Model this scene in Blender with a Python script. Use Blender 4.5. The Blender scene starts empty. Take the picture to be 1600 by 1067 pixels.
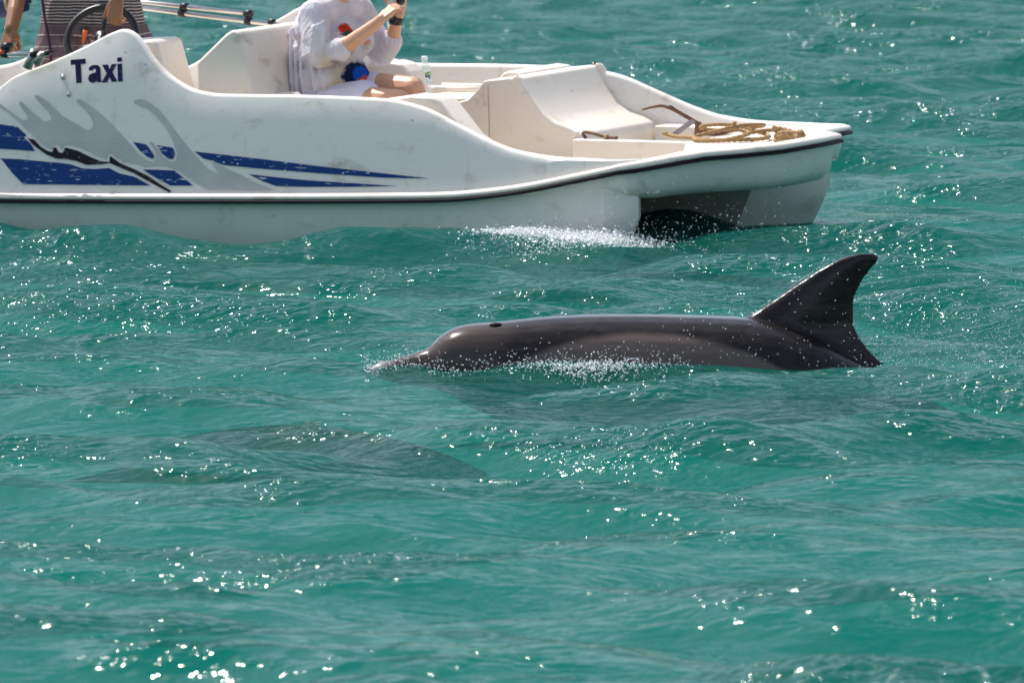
import bpy, bmesh, math, random
import numpy as np
from mathutils import Vector, Matrix, Quaternion

sc = bpy.context.scene
col = sc.collection
R = math.radians
random.seed(7)
rng = np.random.default_rng(11)

# ------------------------------------------------------------------ camera
cam_d = bpy.data.cameras.new('camera')
cam = bpy.data.objects.new('camera', cam_d)
col.objects.link(cam)
sc.camera = cam
cam.location = (0, 0, 2.48)
cam.rotation_euler = (R(90 - 3.8424), 0, 0)
cam_d.sensor_width = 36
cam_d.lens = 13750 / 1600 * 36
cam_d.clip_start = 0.5
cam_d.clip_end = 12000
cam_d.dof.use_dof = True
cam_d.dof.focus_distance = 38.5
cam_d.dof.aperture_fstop = 11.0

# ------------------------------------------------------------------ world, sun, exposure
SUN_EL, SUN_AZ = R(57), R(-45)          # azimuth clockwise from +Y
world = bpy.data.worlds.new('World')
sc.world = world
world.use_nodes = True
wn = world.node_tree
sky = wn.nodes.new('ShaderNodeTexSky')
sky.sky_type = 'NISHITA'
sky.sun_disc = False
sky.sun_elevation = SUN_EL
sky.sun_rotation = SUN_AZ
sky.air_density = 0.85
sky.dust_density = 1.6
sky.ozone_density = 1.0
bg = wn.nodes['Background']
bg.inputs['Strength'].default_value = 0.12
hs = wn.nodes.new('ShaderNodeHueSaturation')      # hazy sea air: a paler blue all round
hs.inputs['Saturation'].default_value = 0.66
wn.links.new(sky.outputs[0], hs.inputs['Color'])
wn.links.new(hs.outputs[0], bg.inputs['Color'])

sun_d = bpy.data.lights.new('sun', 'SUN')
sun_d.energy = 3.1
sun_d.angle = R(0.53)
sun_d.color = (1.0, 0.955, 0.89)
sun = bpy.data.objects.new('sun', sun_d)
col.objects.link(sun)
sdir = Vector((math.sin(SUN_AZ) * math.cos(SUN_EL), math.cos(SUN_AZ) * math.cos(SUN_EL), math.sin(SUN_EL)))
sun.rotation_euler = (-sdir).to_track_quat('-Z', 'Y').to_euler()
sun.location = sdir * 60

vs = sc.view_settings
vs.view_transform = 'Standard'
vs.look = 'None'
vs.exposure = 0.9
vs.gamma = 1.0
sc.cycles.use_denoising = True
sc.cycles.denoiser = 'OPENIMAGEDENOISE'
sc.cycles.denoising_prefilter = 'ACCURATE'
sc.cycles.max_bounces = 4
sc.cycles.diffuse_bounces = 3
sc.cycles.glossy_bounces = 2
sc.cycles.transparent_max_bounces = 8
sc.cycles.caustics_reflective = False
sc.cycles.caustics_refractive = False
sc.cycles.sample_clamp_indirect = 4.0
sc.cycles.adaptive_threshold = 0.02

# ------------------------------------------------------------------ material helpers
def new_mat(name):
    m = bpy.data.materials.new(name)
    m.use_nodes = True
    nt = m.node_tree
    nt.nodes.clear()
    out = nt.nodes.new('ShaderNodeOutputMaterial')
    return m, nt, out

class NT:
    def __init__(s, nt): s.nt = nt
    def n(s, t, **kw):
        nd = s.nt.nodes.new(t)
        for k, v in kw.items():
            setattr(nd, k, v)
        return nd
    def l(s, a, b): s.nt.links.new(a, b)
    def val(s, sock, v):
        if hasattr(v, 'is_output') or isinstance(v, bpy.types.NodeSocket): s.l(v, sock)
        else: sock.default_value = v
    def math(s, op, a, b=None, c=None):
        nd = s.n('ShaderNodeMath', operation=op)
        for i, v in enumerate((a, b, c)):
            if v is not None: s.val(nd.inputs[i], v)
        return nd.outputs[0]
    def mix(s, f, a, b, blend='MIX'):
        nd = s.n('ShaderNodeMixRGB', blend_type=blend)
        for k, v in (('Fac', f), ('Color1', a), ('Color2', b)): s.val(nd.inputs[k], v)
        return nd.outputs[0]
    def noise(s, vec, scale, detail=3.0, rough=0.5, dist=0.0):
        nd = s.n('ShaderNodeTexNoise')
        if vec is not None: s.l(vec, nd.inputs['Vector'])
        nd.inputs['Scale'].default_value = scale
        nd.inputs['Detail'].default_value = detail
        nd.inputs['Roughness'].default_value = rough
        nd.inputs['Distortion'].default_value = dist
        return nd.outputs['Fac']
    def mapping(s, vec, scale=(1, 1, 1), rot=(0, 0, 0), loc=(0, 0, 0)):
        nd = s.n('ShaderNodeMapping')
        s.l(vec, nd.inputs['Vector'])
        nd.inputs['Scale'].default_value = scale
        nd.inputs['Rotation'].default_value = rot
        nd.inputs['Location'].default_value = loc
        return nd.outputs[0]
    def ramp(s, f, stops):
        nd = s.n('ShaderNodeValToRGB')
        s.l(f, nd.inputs['Fac'])
        el = nd.color_ramp.elements
        el[0].position, el[0].color = stops[0][0], stops[0][1]
        el[1].position, el[1].color = stops[1][0], stops[1][1]
        for p, c in stops[2:]:
            e = el.new(p); e.color = c
        return nd.outputs['Color']
    def step(s, f, a, b):
        nd = s.n('ShaderNodeMapRange', interpolation_type='SMOOTHSTEP')
        s.val(nd.inputs[0], f)
        nd.inputs[1].default_value = a; nd.inputs[2].default_value = b
        nd.inputs[3].default_value = 0; nd.inputs[4].default_value = 1
        return nd.outputs[0]
    def obj(s): return s.n('ShaderNodeTexCoord').outputs['Object']
    def sep(s, v):
        nd = s.n('ShaderNodeSeparateXYZ'); s.l(v, nd.inputs[0]); return nd.outputs
    def bump(s, h, strength, dist, normal=None):
        nd = s.n('ShaderNodeBump')
        s.val(nd.inputs['Height'], h)
        nd.inputs['Strength'].default_value = strength
        nd.inputs['Distance'].default_value = dist
        if normal is not None: s.l(normal, nd.inputs['Normal'])
        return nd.outputs[0]
    def pbsdf(s, out, color, rough=0.5, metal=0.0, normal=None, coat=0.0, spec=0.5, sss=0.0, trans=0.0, ior=1.45, sssr=(1, .3, .2)):
        b = s.n('ShaderNodeBsdfPrincipled')
        s.val(b.inputs['Base Color'], color)
        s.val(b.inputs['Roughness'], rough)
        b.inputs['Metallic'].default_value = metal
        b.inputs['Coat Weight'].default_value = coat
        b.inputs['Coat Roughness'].default_value = 0.08
        b.inputs['Specular IOR Level'].default_value = spec
        b.inputs['Transmission Weight'].default_value = trans
        b.inputs['IOR'].default_value = ior
        if sss:
            b.inputs['Subsurface Weight'].default_value = sss
            b.inputs['Subsurface Radius'].default_value = sssr
            b.inputs['Subsurface Scale'].default_value = 0.006
        if normal is not None: s.l(normal, b.inputs['Normal'])
        s.l(b.outputs[0], out.inputs['Surface'])
        return b

def rgb(r, g, b): return (r, g, b, 1.0)

def simple(name, c, rough=0.5, metal=0.0, var=0.12, scale=14, bump=0.0, bscale=60, coat=0.0, sss=0.0, spec=0.5):
    m, nt, out = new_mat(name); t = NT(nt)
    o = t.obj()
    f = t.noise(o, scale, 5, 0.6)
    cc = t.mix(f, rgb(*[x * (1 - var) for x in c]), rgb(*[min(1, x * (1 + var)) for x in c]))
    nrm = t.bump(t.noise(o, bscale, 4), 0.5, bump) if bump else None
    t.pbsdf(out, cc, rough, metal, nrm, coat, spec, sss)
    return m

def gelcoat(name, c, dirt=0.35, streak=True, rough=0.32, grime_line=None):
    """sun-bleached glass-fibre gelcoat with faint stains, runs and scuffs"""
    m, nt, out = new_mat(name); t = NT(nt)
    o = t.obj()
    big = t.noise(o, 2.3, 5, 0.62)
    fine = t.noise(o, 34, 5, 0.7)
    base = t.mix(big, rgb(*[x * 0.93 for x in c]), rgb(*c))
    stain = t.step(t.noise(t.mapping(o, (3.2, 3.2, 5), loc=(3, 1, 2)), 1.7, 6, 0.65, 0.4), 0.54, 0.80)
    base = t.mix(t.math('MULTIPLY', stain, dirt), base, rgb(c[0] * .55, c[1] * .49, c[2] * .40))
    if streak:
        run = t.step(t.noise(t.mapping(o, (15, 15, 0.9)), 1.0, 4, 0.55), 0.60, 0.80)
        base = t.mix(t.math('MULTIPLY', run, dirt * 0.55), base, rgb(c[0] * .60, c[1] * .58, c[2] * .5))
    # small scuffs and specks
    sp = t.n('ShaderNodeTexVoronoi'); t.l(t.mapping(o, (1, 1, 1.6)), sp.inputs['Vector']); sp.inputs['Scale'].default_value = 9
    sp.inputs['Randomness'].default_value = 1.0
    speck = t.math('MULTIPLY', t.math('LESS_THAN', sp.outputs['Distance'], 0.075), t.step(t.noise(o, 3.1, 3), .52, .6))
    base = t.mix(t.math('MULTIPLY', speck, 0.55 * min(1, dirt * 2)), base, rgb(.16, .13, .09))
    scr = t.step(t.math('ABSOLUTE', t.math('SUBTRACT', t.noise(t.mapping(o, (5, 5, 14), rot=(0.3, .5, .2)), 2.0, 6, .7, 1.3), .5)), 0.004, 0.0)
    base = t.mix(t.math('MULTIPLY', scr, 0.35 * dirt), base, rgb(.3, .29, .27))
    if grime_line is not None:      # algae and scum near the water line
        z = t.sep(o)[2]
        g = t.step(t.math('ADD', z, t.math('MULTIPLY', t.math('SUBTRACT', big, .5), .12)), grime_line, grime_line - .16)
        base = t.mix(t.math('MULTIPLY', g, .45), base, rgb(.30, .36, .30))
    rg = t.math('ADD', rough - .06, t.math('MULTIPLY', fine, 0.14))
    nb = t.bump(t.noise(o, 7, 4), 0.35, 0.006)
    t.pbsdf(out, base, rg, 0, nb, spec=0.45)
    return m

M = {}
M['white'] = gelcoat('gelcoat_white', (0.78, 0.735, 0.67), 0.85)
M['deck'] = gelcoat('gelcoat_deck', (0.76, 0.685, 0.59), 0.85, False, 0.40)
M['hull'] = gelcoat('gelcoat_hull', (0.65, 0.66, 0.61), 0.95, True, 0.30, 0.14)  # slight green in the base stands for light bounced off the water
M['rail'] = gelcoat('gelcoat_rail', (0.78, 0.70, 0.61), 0.9, False, 0.3)
M['rubber'] = simple('black_rubber', (0.010, 0.006, 0.010), 0.6, spec=.15)
M['black'] = simple('black_plastic', (0.012, 0.011, 0.014), 0.35)
M['steel'] = simple('stainless_tube', (0.62, 0.58, 0.54), 0.24, 0.9, .1)
M['brass'] = simple('dull_bracket_metal', (0.30, 0.31, 0.27), 0.4, 0.8)
M['skin_f'] = simple('skin_light', (0.64, 0.345, 0.21), 0.42, var=.10, scale=22, bump=.0012, bscale=180, sss=.25)
M['skin_m'] = simple('skin_tan', (0.30, 0.125, 0.055), 0.40, var=.16, scale=22, bump=.0015, bscale=150, sss=.2)
M['hair'] = simple('dark_hair', (0.03, 0.018, 0.012), 0.45, bump=.006, bscale=90)
M['hat'] = simple('straw_hat', (0.55, 0.42, 0.25), 0.8, bump=.004, bscale=140)
M['eye'] = simple('eye_dark', (0.02, 0.015, 0.012), 0.1)
M['rust'] = simple('rusty_iron', (0.17, 0.095, 0.06), 0.75, 0.25, .5, 26, .004, 70)
M['galv'] = simple('galvanised_iron', (0.36, 0.33, 0.31), 0.5, 0.55, .3, 18, .002, 60)
M['rope'] = simple('tan_rope', (0.33, 0.21, 0.095), 0.85, 0, .45, 40, .003, 220)
M['strap'] = simple('watch_strap', (0.012, 0.012, 0.014), 0.5)
M['silver'] = simple('camera_silver', (0.62, 0.56, 0.50), 0.35, 0.35)
M['navy'] = simple('navy_canvas', (0.03, 0.045, 0.13), 0.8, bump=.003)
M['tan'] = simple('tan_strap', (0.45, 0.30, 0.12), 0.8)
M['orange'] = simple('orange_plastic', (0.75, 0.12, 0.02), 0.4)
M['tee'] = simple('grey_tee', (0.12, 0.13, 0.15), 0.85, bump=.006, bscale=16)
M['cap'] = simple('bottle_cap', (0.8, 0.8, 0.78), 0.35)

def worn_print(name, c, wear=0.5, white=(0.62, .63, .62)):
    """vinyl graphic with scratches showing the gelcoat"""
    m, nt, out = new_mat(name); t = NT(nt)
    o = t.obj()
    a = t.noise(t.mapping(o, (9, 9, 75), rot=(0, .75, 0)), 1.0, 3, .6, .5)
    a2 = t.noise(t.mapping(o, (11, 11, 85), rot=(0, -.9, 0), loc=(3, 0, 1)), 1.0, 3, .6, .8)
    s1 = t.math('MAXIMUM', t.step(a, .635, .67), t.step(a2, .65, .68))
    gate = t.step(t.noise(o, 3.5, 3), .36, .46)
    vo = t.n('ShaderNodeTexVoronoi'); t.l(t.mapping(o, (1, 1, 2.2), rot=(0, .5, 0)), vo.inputs['Vector']); vo.inputs['Scale'].default_value = 26
    chip = t.math('MULTIPLY', t.math('LESS_THAN', vo.outputs['Distance'], .22), t.step(t.noise(o, 9, 3), .57, .61))
    w = t.math('MINIMUM', t.math('ADD', t.math('MULTIPLY', s1, gate), chip), 1.0)
    tint = t.mix(t.noise(o, 6, 4), rgb(*[x * .85 for x in c]), rgb(*[min(1, x * 1.15) for x in c]))
    cc = t.mix(t.math('MULTIPLY', w, wear), tint, rgb(*white))
    t.pbsdf(out, cc, .5, spec=.2)
    return m
M['blue'] = worn_print('blue_vinyl', (0.001, 0.036, 0.17), .95)
M['gray'] = worn_print('silver_vinyl', (0.47, 0.465, 0.44), .45)
M['blackv'] = worn_print('black_vinyl', (0.006, 0.005, 0.010), .35)
M['navyv'] = worn_print('navy_letters', (0.012, 0.008, 0.060), .12)

# ---- shirt with a tropical print on its front
def shirt_mat():
    m, nt, out = new_mat('white_printed_cotton'); t = NT(nt)
    o = t.obj()
    wob = t.n('ShaderNodeTexNoise'); t.l(o, wob.inputs['Vector']); wob.inputs['Scale'].default_value = 26; wob.inputs['Detail'].default_value = 4
    off = t.n('ShaderNodeVectorMath', operation='MULTIPLY_ADD')
    t.l(wob.outputs['Color'], off.inputs[0]); off.inputs[1].default_value = (.05, .05, .05)
    t.l(o, off.inputs[2])
    sh = t.n('ShaderNodeVectorMath', operation='SUBTRACT'); t.l(off.outputs[0], sh.inputs[0]); sh.inputs[1].default_value = (.025, .025, .025)
    p = sh.outputs[0]
    c = t.mix(t.noise(o, 9, 4), rgb(.80, .77, .83), rgb(.88, .85, .90))
    def blob(c, ctr, rad, colr, soft=.15, k=1.0):
        a = t.n('ShaderNodeVectorMath', operation='SUBTRACT'); t.l(p, a.inputs[0]); a.inputs[1].default_value = ctr
        d = t.n('ShaderNodeVectorMath', operation='DIVIDE'); t.l(a.outputs[0], d.inputs[0]); d.inputs[1].default_value = rad
        ln = t.n('ShaderNodeVectorMath', operation='LENGTH'); t.l(d.outputs[0], ln.inputs[0])
        f = t.step(ln.outputs['Value'], 1.0 + soft, 1.0 - soft)
        return t.mix(t.math('MULTIPLY', f, k), c, rgb(*colr))
    bx, by, bz = WB
    def P(L, V, Z): return (L - bx, V - by, Z - bz)
    c = blob(c, P(-1.03, .62, .79), (0.0473, 0.175, 0.1105), (.62, .45, .16), .7, .6)
    c = blob(c, P(-1.03, .62, .700), (0.0810, 0.175, 0.0455), (.62, .45, .14), .5, .6)
    c = blob(c, P(-.96, .78, .90), (0.0405, 0.131, 0.0650), (.55, .50, .22), .4, .8)
    c = blob(c, P(-.99, .75, 1.012), (0.0810, 0.069, 0.0286), (.75, .04, .015), .2)
    c = blob(c, P(-.985, .75, .985), (0.0675, 0.062, 0.0130), (.02, .10, .09), .2)
    c = blob(c, P(-.955, .78, .935), (0.0405, 0.131, 0.0338), (.80, .12, .01), .2)
    c = blob(c, P(-.955, .78, .875), (0.0378, 0.131, 0.0468), (.03, .07, .03), .3, .9)
    c = blob(c, P(-.985, .68, .83), (0.0270, 0.250, 0.0364), (.05, .05, .045), .5, .7)
    c = blob(c, P(-.955, .78, .775), (0.0837, 0.131, 0.0806), (.006, .02, .075), .1)
    c = blob(c, P(-.945, .78, .785), (0.0513, 0.131, 0.0520), (.008, .10, .55), .15)
    c = blob(c, P(-.955, .78, .828), (0.0324, 0.131, 0.0182), (.80, .07, .01), .2)
    c = blob(c, P(-.945, .78, .735), (0.0270, 0.131, 0.0390), (.85, .12, .01), .2)
    c = blob(c, P(-.97, .72, .665), (0.0810, 0.250, 0.0286), (.015, .16, .05), .4, .9)
    # folds hanging from the shoulder
    w1 = t.noise(t.mapping(o, (9, 9, 3.2), rot=(.4, .5, 0)), 1.5, 4, .5, .8)
    w2 = t.noise(o, 42, 3, .6)
    nb = t.bump(w1, 1.0, .035)
    b = t.pbsdf(out, c, .85, 0, nb, spec=.2)
    tr = t.n('ShaderNodeBsdfTranslucent'); t.l(c, tr.inputs['Color']); t.l(nb, tr.inputs['Normal'])
    mx = t.n('ShaderNodeMixShader'); mx.inputs[0].default_value = .35
    t.l(b.outputs[0], mx.inputs[1]); t.l(tr.outputs[0], mx.inputs[2]); t.l(mx.outputs[0], out.inputs['Surface'])
    return m

def shorts_mat():
    m, nt, out = new_mat('striped_board_shorts'); t = NT(nt)
    o = t.obj()
    x, y, z = t.sep(o)[0:3]
    sag = t.math('ADD', z, t.math('MULTIPLY', t.math('SUBTRACT', t.noise(o, 5, 3), .5), .035))
    st = t.math('SINE', t.math('MULTIPLY', sag, 2 * math.pi / .0165))
    stripe = t.step(st, .35, .7)
    upper = t.step(sag, .745, .752)
    lo = t.math('GREATER_THAN', t.math('SINE', t.math('MULTIPLY', sag, 2 * math.pi / .062)), .965)
    k = t.math('ADD', t.math('MULTIPLY', stripe, upper), t.math('MULTIPLY', lo, t.math('SUBTRACT', 1.0, upper)))
    ground = t.mix(upper, rgb(.115, .085, .095), rgb(.065, .050, .060))
    ground = t.mix(t.step(sag, .69, .66), ground, rgb(.17, .12, .14))
    c = t.mix(k, ground, rgb(.46, .42, .38))
    nb = t.bump(t.noise(t.mapping(o, (10, 10, 3)), 1.2, 4, .5, .7), 1, .04)
    t.pbsdf(out, c, .85, 0, nb, spec=.2)
    return m

# ---- dolphin skin: dark cape above, paler flank
def dolphin_mat():
    m, nt, out = new_mat('wet_dolphin_skin'); t = NT(nt)
    o = t.obj()
    x, y, z = t.sep(o)[0:3]
    n = t.noise(o, 6, 4)
    nn = t.math('MULTIPLY', t.math('SUBTRACT', n, .5), .03)
    # upper border of the pale flank: an arch from behind the head to under the fin
    cx = t.math('DIVIDE', t.math('SUBTRACT', x, 1.06), .58)
    arch = t.math('SUBTRACT', .175, t.math('MULTIPLY', .15, t.math('MULTIPLY', cx, cx)))
    flank = t.step(t.math('ADD', t.math('SUBTRACT', arch, z), nn), -.012, .02)
    c = t.mix(t.noise(o, 3, 5), rgb(.010, .008, .009), rgb(.018, .015, .015))
    c = t.mix(flank, c, rgb(.118, .090, .079))
    head = t.step(t.math('ADD', x, nn), .62, .40)
    c = t.mix(t.math('MULTIPLY', head, .7), c, rgb(.075, .058, .052))
    tip = t.step(t.math('ADD', x, nn), .10, .03)
    c = t.mix(t.math('MULTIPLY', tip, .8), c, rgb(.50, .44, .42))
    fin = t.step(z, .22, .27)
    c = t.mix(fin, c, rgb(.016, .012, .012))
    # old rake marks
    rk = t.step(t.math('ABSOLUTE', t.math('SUBTRACT', t.noise(t.mapping(o, (2, 2, 9)), 3, 5, .6, 1.2), .5)), .006, .001)
    c = t.mix(t.math('MULTIPLY', rk, .25), c, rgb(.14, .12, .11))
    mot = t.step(t.noise(t.mapping(o, (5, 5, 9)), 2.0, 6, .7), .42, .70)
    c = t.mix(t.math('MULTIPLY', mot, .30), c, t.mix(.5, c, rgb(.10, .085, .08)))
    rk2 = t.step(t.noise(t.mapping(o, (4, 8, 40), rot=(0, .25, 0)), 1.0, 3, .6, .4), .66, .70)
    c = t.mix(t.math('MULTIPLY', rk2, .12), c, rgb(.20, .17, .16))
    film = t.noise(t.mapping(o, (6, 14, 22), rot=(0, -.2, 0)), 1.0, 4, .6, .8)
    nb = t.bump(film, .4, .003)
    rg = t.math('ADD', .08, t.math('MULTIPLY', film, .18))
    t.pbsdf(out, c, rg, 0, nb, coat=0, spec=.22)
    return m
M['dolphin'] = dolphin_mat()

def foam_mat():
    m, nt, out = new_mat('white_water_drops'); t = NT(nt)
    b = t.pbsdf(out, rgb(.86, .88, .87), .08, 0, spec=.6)
    return m
M['foam'] = foam_mat()

def drop_mat():
    m, nt, out = new_mat('clear_water_drops'); t = NT(nt)
    b = t.pbsdf(out, rgb(.62, .66, .64), .03, 0, spec=.8)
    tr = t.n('ShaderNodeBsdfTransparent')
    mx = t.n('ShaderNodeMixShader'); mx.inputs[0].default_value = .35
    t.l(b.outputs[0], mx.inputs[1]); t.l(tr.outputs[0], mx.inputs[2]); t.l(mx.outputs[0], out.inputs['Surface'])
    return m
M['drop'] = drop_mat()

def bottle_mat():
    m, nt, out = new_mat('clear_bottle_plastic'); t = NT(nt)
    b = t.pbsdf(out, rgb(.86, .88, .88), .12, 0, spec=.6)
    tr = t.n('ShaderNodeBsdfTransparent'); tr.inputs['Color'].default_value = (.93, .95, .95, 1)
    mx = t.n('ShaderNodeMixShader'); mx.inputs[0].default_value = .55
    t.l(b.outputs[0], mx.inputs[1]); t.l(tr.outputs[0], mx.inputs[2]); t.l(mx.outputs[0], out.inputs['Surface'])
    return m
M['bottle'] = bottle_mat()

def label_mat():
    m, nt, out = new_mat('bottle_label_print'); t = NT(nt)
    o = t.obj(); x, y, z = t.sep(o)[0:3]
    c = t.mix(t.step(z, .088, .090), rgb(.35, .60, .70), rgb(.03, .06, .16))
    c = t.mix(t.step(z, .108, .110), c, rgb(.20, .36, .06))
    c = t.mix(t.math('MULTIPLY', t.step(t.noise(o, 90, 2), .52, .56), .8), c, rgb(.75, .78, .78))
    t.pbsdf(out, c, .4)
    return m
M['label'] = label_mat()

# ---- water
def water_mat():
    m, nt, out = new_mat('green_sea_water'); t = NT(nt)
    o = t.obj()
    r1 = t.noise(t.mapping(o, (5.5, 8.5, 1), rot=(0, 0, .18)), 1.0, 1, .5, .3)
    r2 = t.noise(t.mapping(o, (17, 25, 1), rot=(0, 0, -.35), loc=(5, 2, 0)), 1.0, 1, .5, .4)
    r3 = t.noise(t.mapping(o, (60, 80, 1), loc=(1, 7, 0)), 1.0, 0, .5)
    z = t.sep(o)[2]
    crest = t.math('MULTIPLY', t.step(t.noise(t.mapping(o, (1.3, .9, 1), loc=(2, 4, 0)), 1.0, 4, .6), .44, .62), t.step(z, -.03, .045))
    gust = t.step(t.noise(t.mapping(o, (.55, .35, 1)), 1.0, 3, .5), .35, .65)
    nb = t.bump(t.math('MULTIPLY', r1, t.math('ADD', .55, t.math('MULTIPLY', crest, 1.35))), 1.0, .032)
    nb = t.bump(t.math('MULTIPLY', r2, t.math('ADD', t.math('MULTIPLY', crest, 1.9), t.math('ADD', .34, t.math('MULTIPLY', gust, .85)))), 1.0, .016, nb)
    nb = t.bump(t.math('MULTIPLY', r3, t.math('ADD', .25, gust)), 1.0, .0022, nb)
    fr = t.n('ShaderNodeFresnel'); fr.inputs['IOR'].default_value = 1.333; t.l(nb, fr.inputs['Normal'])
    gl = t.n('ShaderNodeBsdfGlossy'); gl.inputs['Color'].default_value = (.80, .86, .86, 1); gl.inputs['Roughness'].default_value = .085
    t.l(nb, gl.inputs['Normal'])
    up = t.n('ShaderNodeCombineXYZ'); up.inputs[2].default_value = 1.0
    df = t.n('ShaderNodeBsdfDiffuse'); t.l(up.outputs[0], df.inputs['Normal'])
    cv = t.mix(t.noise(t.mapping(o, (.30, .16, 1)), 1.0, 4, .55), rgb(.002, .070, .055), rgb(.003, .080, .063))
    t.l(cv, df.inputs['Color'])
    tr = t.n('ShaderNodeBsdfTransparent'); tr.inputs['Color'].default_value = (.55, .92, .90, 1)
    body = t.n('ShaderNodeMixShader'); body.inputs[0].default_value = .42
    t.l(df.outputs[0], body.inputs[1]); t.l(tr.outputs[0], body.inputs[2])
    mx = t.n('ShaderNodeMixShader'); t.l(t.math('MINIMUM', t.math('MULTIPLY', fr.outputs[0], .52), .25), mx.inputs[0])
    t.l(body.outputs[0], mx.inputs[1]); t.l(gl.outputs[0], mx.inputs[2])
    t.l(mx.outputs[0], out.inputs['Surface'])
    return m
M['water'] = water_mat()
M['murk'] = simple('murk_backdrop_green', (0.03, 0.35, 0.315), .9, var=.08, scale=.5, spec=0.0)  # even colour standing for light scattered back out of the water

# ------------------------------------------------------------------ object helpers
def tag(o, label=None, cat=None, group=None, kind=None):
    if label: o['label'] = label
    if cat: o['category'] = cat
    if group: o['group'] = group
    if kind: o['kind'] = kind
    return o

def mk(name, verts, faces, mat, parent=None, smooth=False, base=None):
    me = bpy.data.meshes.new(name)
    if base is not None:
        verts = [(v[0] - base[0], v[1] - base[1], v[2] - base[2]) for v in verts]
    me.from_pydata([tuple(map(float, v)) for v in verts], [], faces)
    me.validate()
    bm = bmesh.new(); bm.from_mesh(me)
    bmesh.ops.recalc_face_normals(bm, faces=bm.faces)
    bm.to_mesh(me); bm.free()
    if mat is not None: me.materials.append(M[mat] if isinstance(mat, str) else mat)
    if smooth:
        me.polygons.foreach_set('use_smooth', [True] * len(me.polygons))
    o = bpy.data.objects.new(name, me)
    col.objects.link(o)
    if parent is not None: o.parent = parent
    return o

def bev(o, w=.012, seg=3):
    b = o.modifiers.new('bevel', 'BEVEL'); b.width = w; b.segments = seg; b.limit_method = 'ANGLE'; b.angle_limit = R(25)
    b.harden_normals = True
    o.data.polygons.foreach_set('use_smooth', [True] * len(o.data.polygons))
    return o

# boat frame: x = towards the bow (L), y = towards the far side (V), z = up (Z)
BO = Vector((-0.32280354, 44.31891929, 0.0))
BU = Vector((0.8660254, -0.5, 0.0)); BV = Vector((0.49944494, 0.86506401, 0.04710645)); BN = Vector((-0.02355323, -0.04079538, 0.99888987))
BM = Matrix((BU, BV, BN)).transposed().to_4x4(); BM.translation = BO
def BW(L, V, Z): return BM @ Vector((L, V, Z))

def root(name, base, label, cat, group=None):
    """an Empty at the thing's base, turned with the boat; parts are given in boat coordinates"""
    e = bpy.data.objects.new(name, None); col.objects.link(e)
    e.empty_display_size = .1
    m = BM.copy(); m.translation = BW(*base); e.matrix_world = m
    tag(e, label, cat, group)
    return e

def prism(name, poly, v0, v1, mat, parent, base=None, bevel=.014, seg=3):
    n = len(poly)
    vs_ = [(a, v0, b) for a, b in poly] + [(a, v1, b) for a, b in poly]
    fs = [tuple(range(n))[::-1], tuple(range(n, 2 * n))] + [(i, (i + 1) % n, n + (i + 1) % n, n + i) for i in range(n)]
    o = mk(name, vs_, fs, mat, parent, base=base)
    if bevel: bev(o, bevel, seg)
    return o

def slab(name, plan, z0, z1, mat, parent, base=None, bevel=.010):
    n = len(plan)
    vs_ = [(a, b, z0) for a, b in plan] + [(a, b, z1) for a, b in plan]
    fs = [tuple(range(n))[::-1], tuple(range(n, 2 * n))] + [(i, (i + 1) % n, n + (i + 1) % n, n + i) for i in range(n)]
    o = mk(name, vs_, fs, mat, parent, base=base)
    if bevel: bev(o, bevel)
    return o

def tube_geo(path, rad, seg=10, lobes=0, twist=0, caps=True):
    path = [Vector(p) for p in path]
    n = len(path)
    rad = rad if hasattr(rad, '__len__') else [rad] * n
    vs_, fs = [], []
    t0 = (path[1] - path[0]).normalized()
    nrm = t0.orthogonal().normalized()
    acc = 0
    for i, p in enumerate(path):
        t_ = (path[min(i + 1, n - 1)] - path[max(i - 1, 0)]).normalized()
        nrm = (nrm - t_ * nrm.dot(t_)).normalized()
        bn = t_.cross(nrm)
        if i: acc += (p - path[i - 1]).length
        for k in range(seg):
            a = 2 * math.pi * k / seg
            r = rad[i]
            if lobes: r *= 1 + .20 * math.cos(lobes * (a - twist * acc))
            vs_.append(p + (nrm * math.cos(a) + bn * math.sin(a)) * r)
        if i:
            o = (i - 1) * seg
            for k in range(seg):
                fs.append((o + k, o + (k + 1) % seg, o + seg + (k + 1) % seg, o + seg + k))
    if caps:
        fs.append(tuple(range(seg))[::-1]); fs.append(tuple(range((n - 1) * seg, n * seg)))
    return vs_, fs

def spline(pts, n=8):
    """Catmull-Rom through points"""
    P = [np.array(p, float) for p in pts]
    P = [2 * P[0] - P[1]] + P + [2 * P[-1] - P[-2]]
    out = []
    for i in range(1, len(P) - 2):
        for k in range(n):
            t_ = k / n
            a, b, c, d = P[i - 1], P[i], P[i + 1], P[i + 2]
            out.append(.5 * (2 * b + (c - a) * t_ + (2 * a - 5 * b + 4 * c - d) * t_ ** 2 + (3 * b - 3 * c + d - a) * t_ ** 3))
    out.append(P[-2])
    return [tuple(q) for q in out]

def tube(name, path, rad, mat, parent, base=None, seg=10, **kw):
    v, f = tube_geo(path, rad, seg, **kw)
    return mk(name, v, f, mat, parent, True, base)

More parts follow.
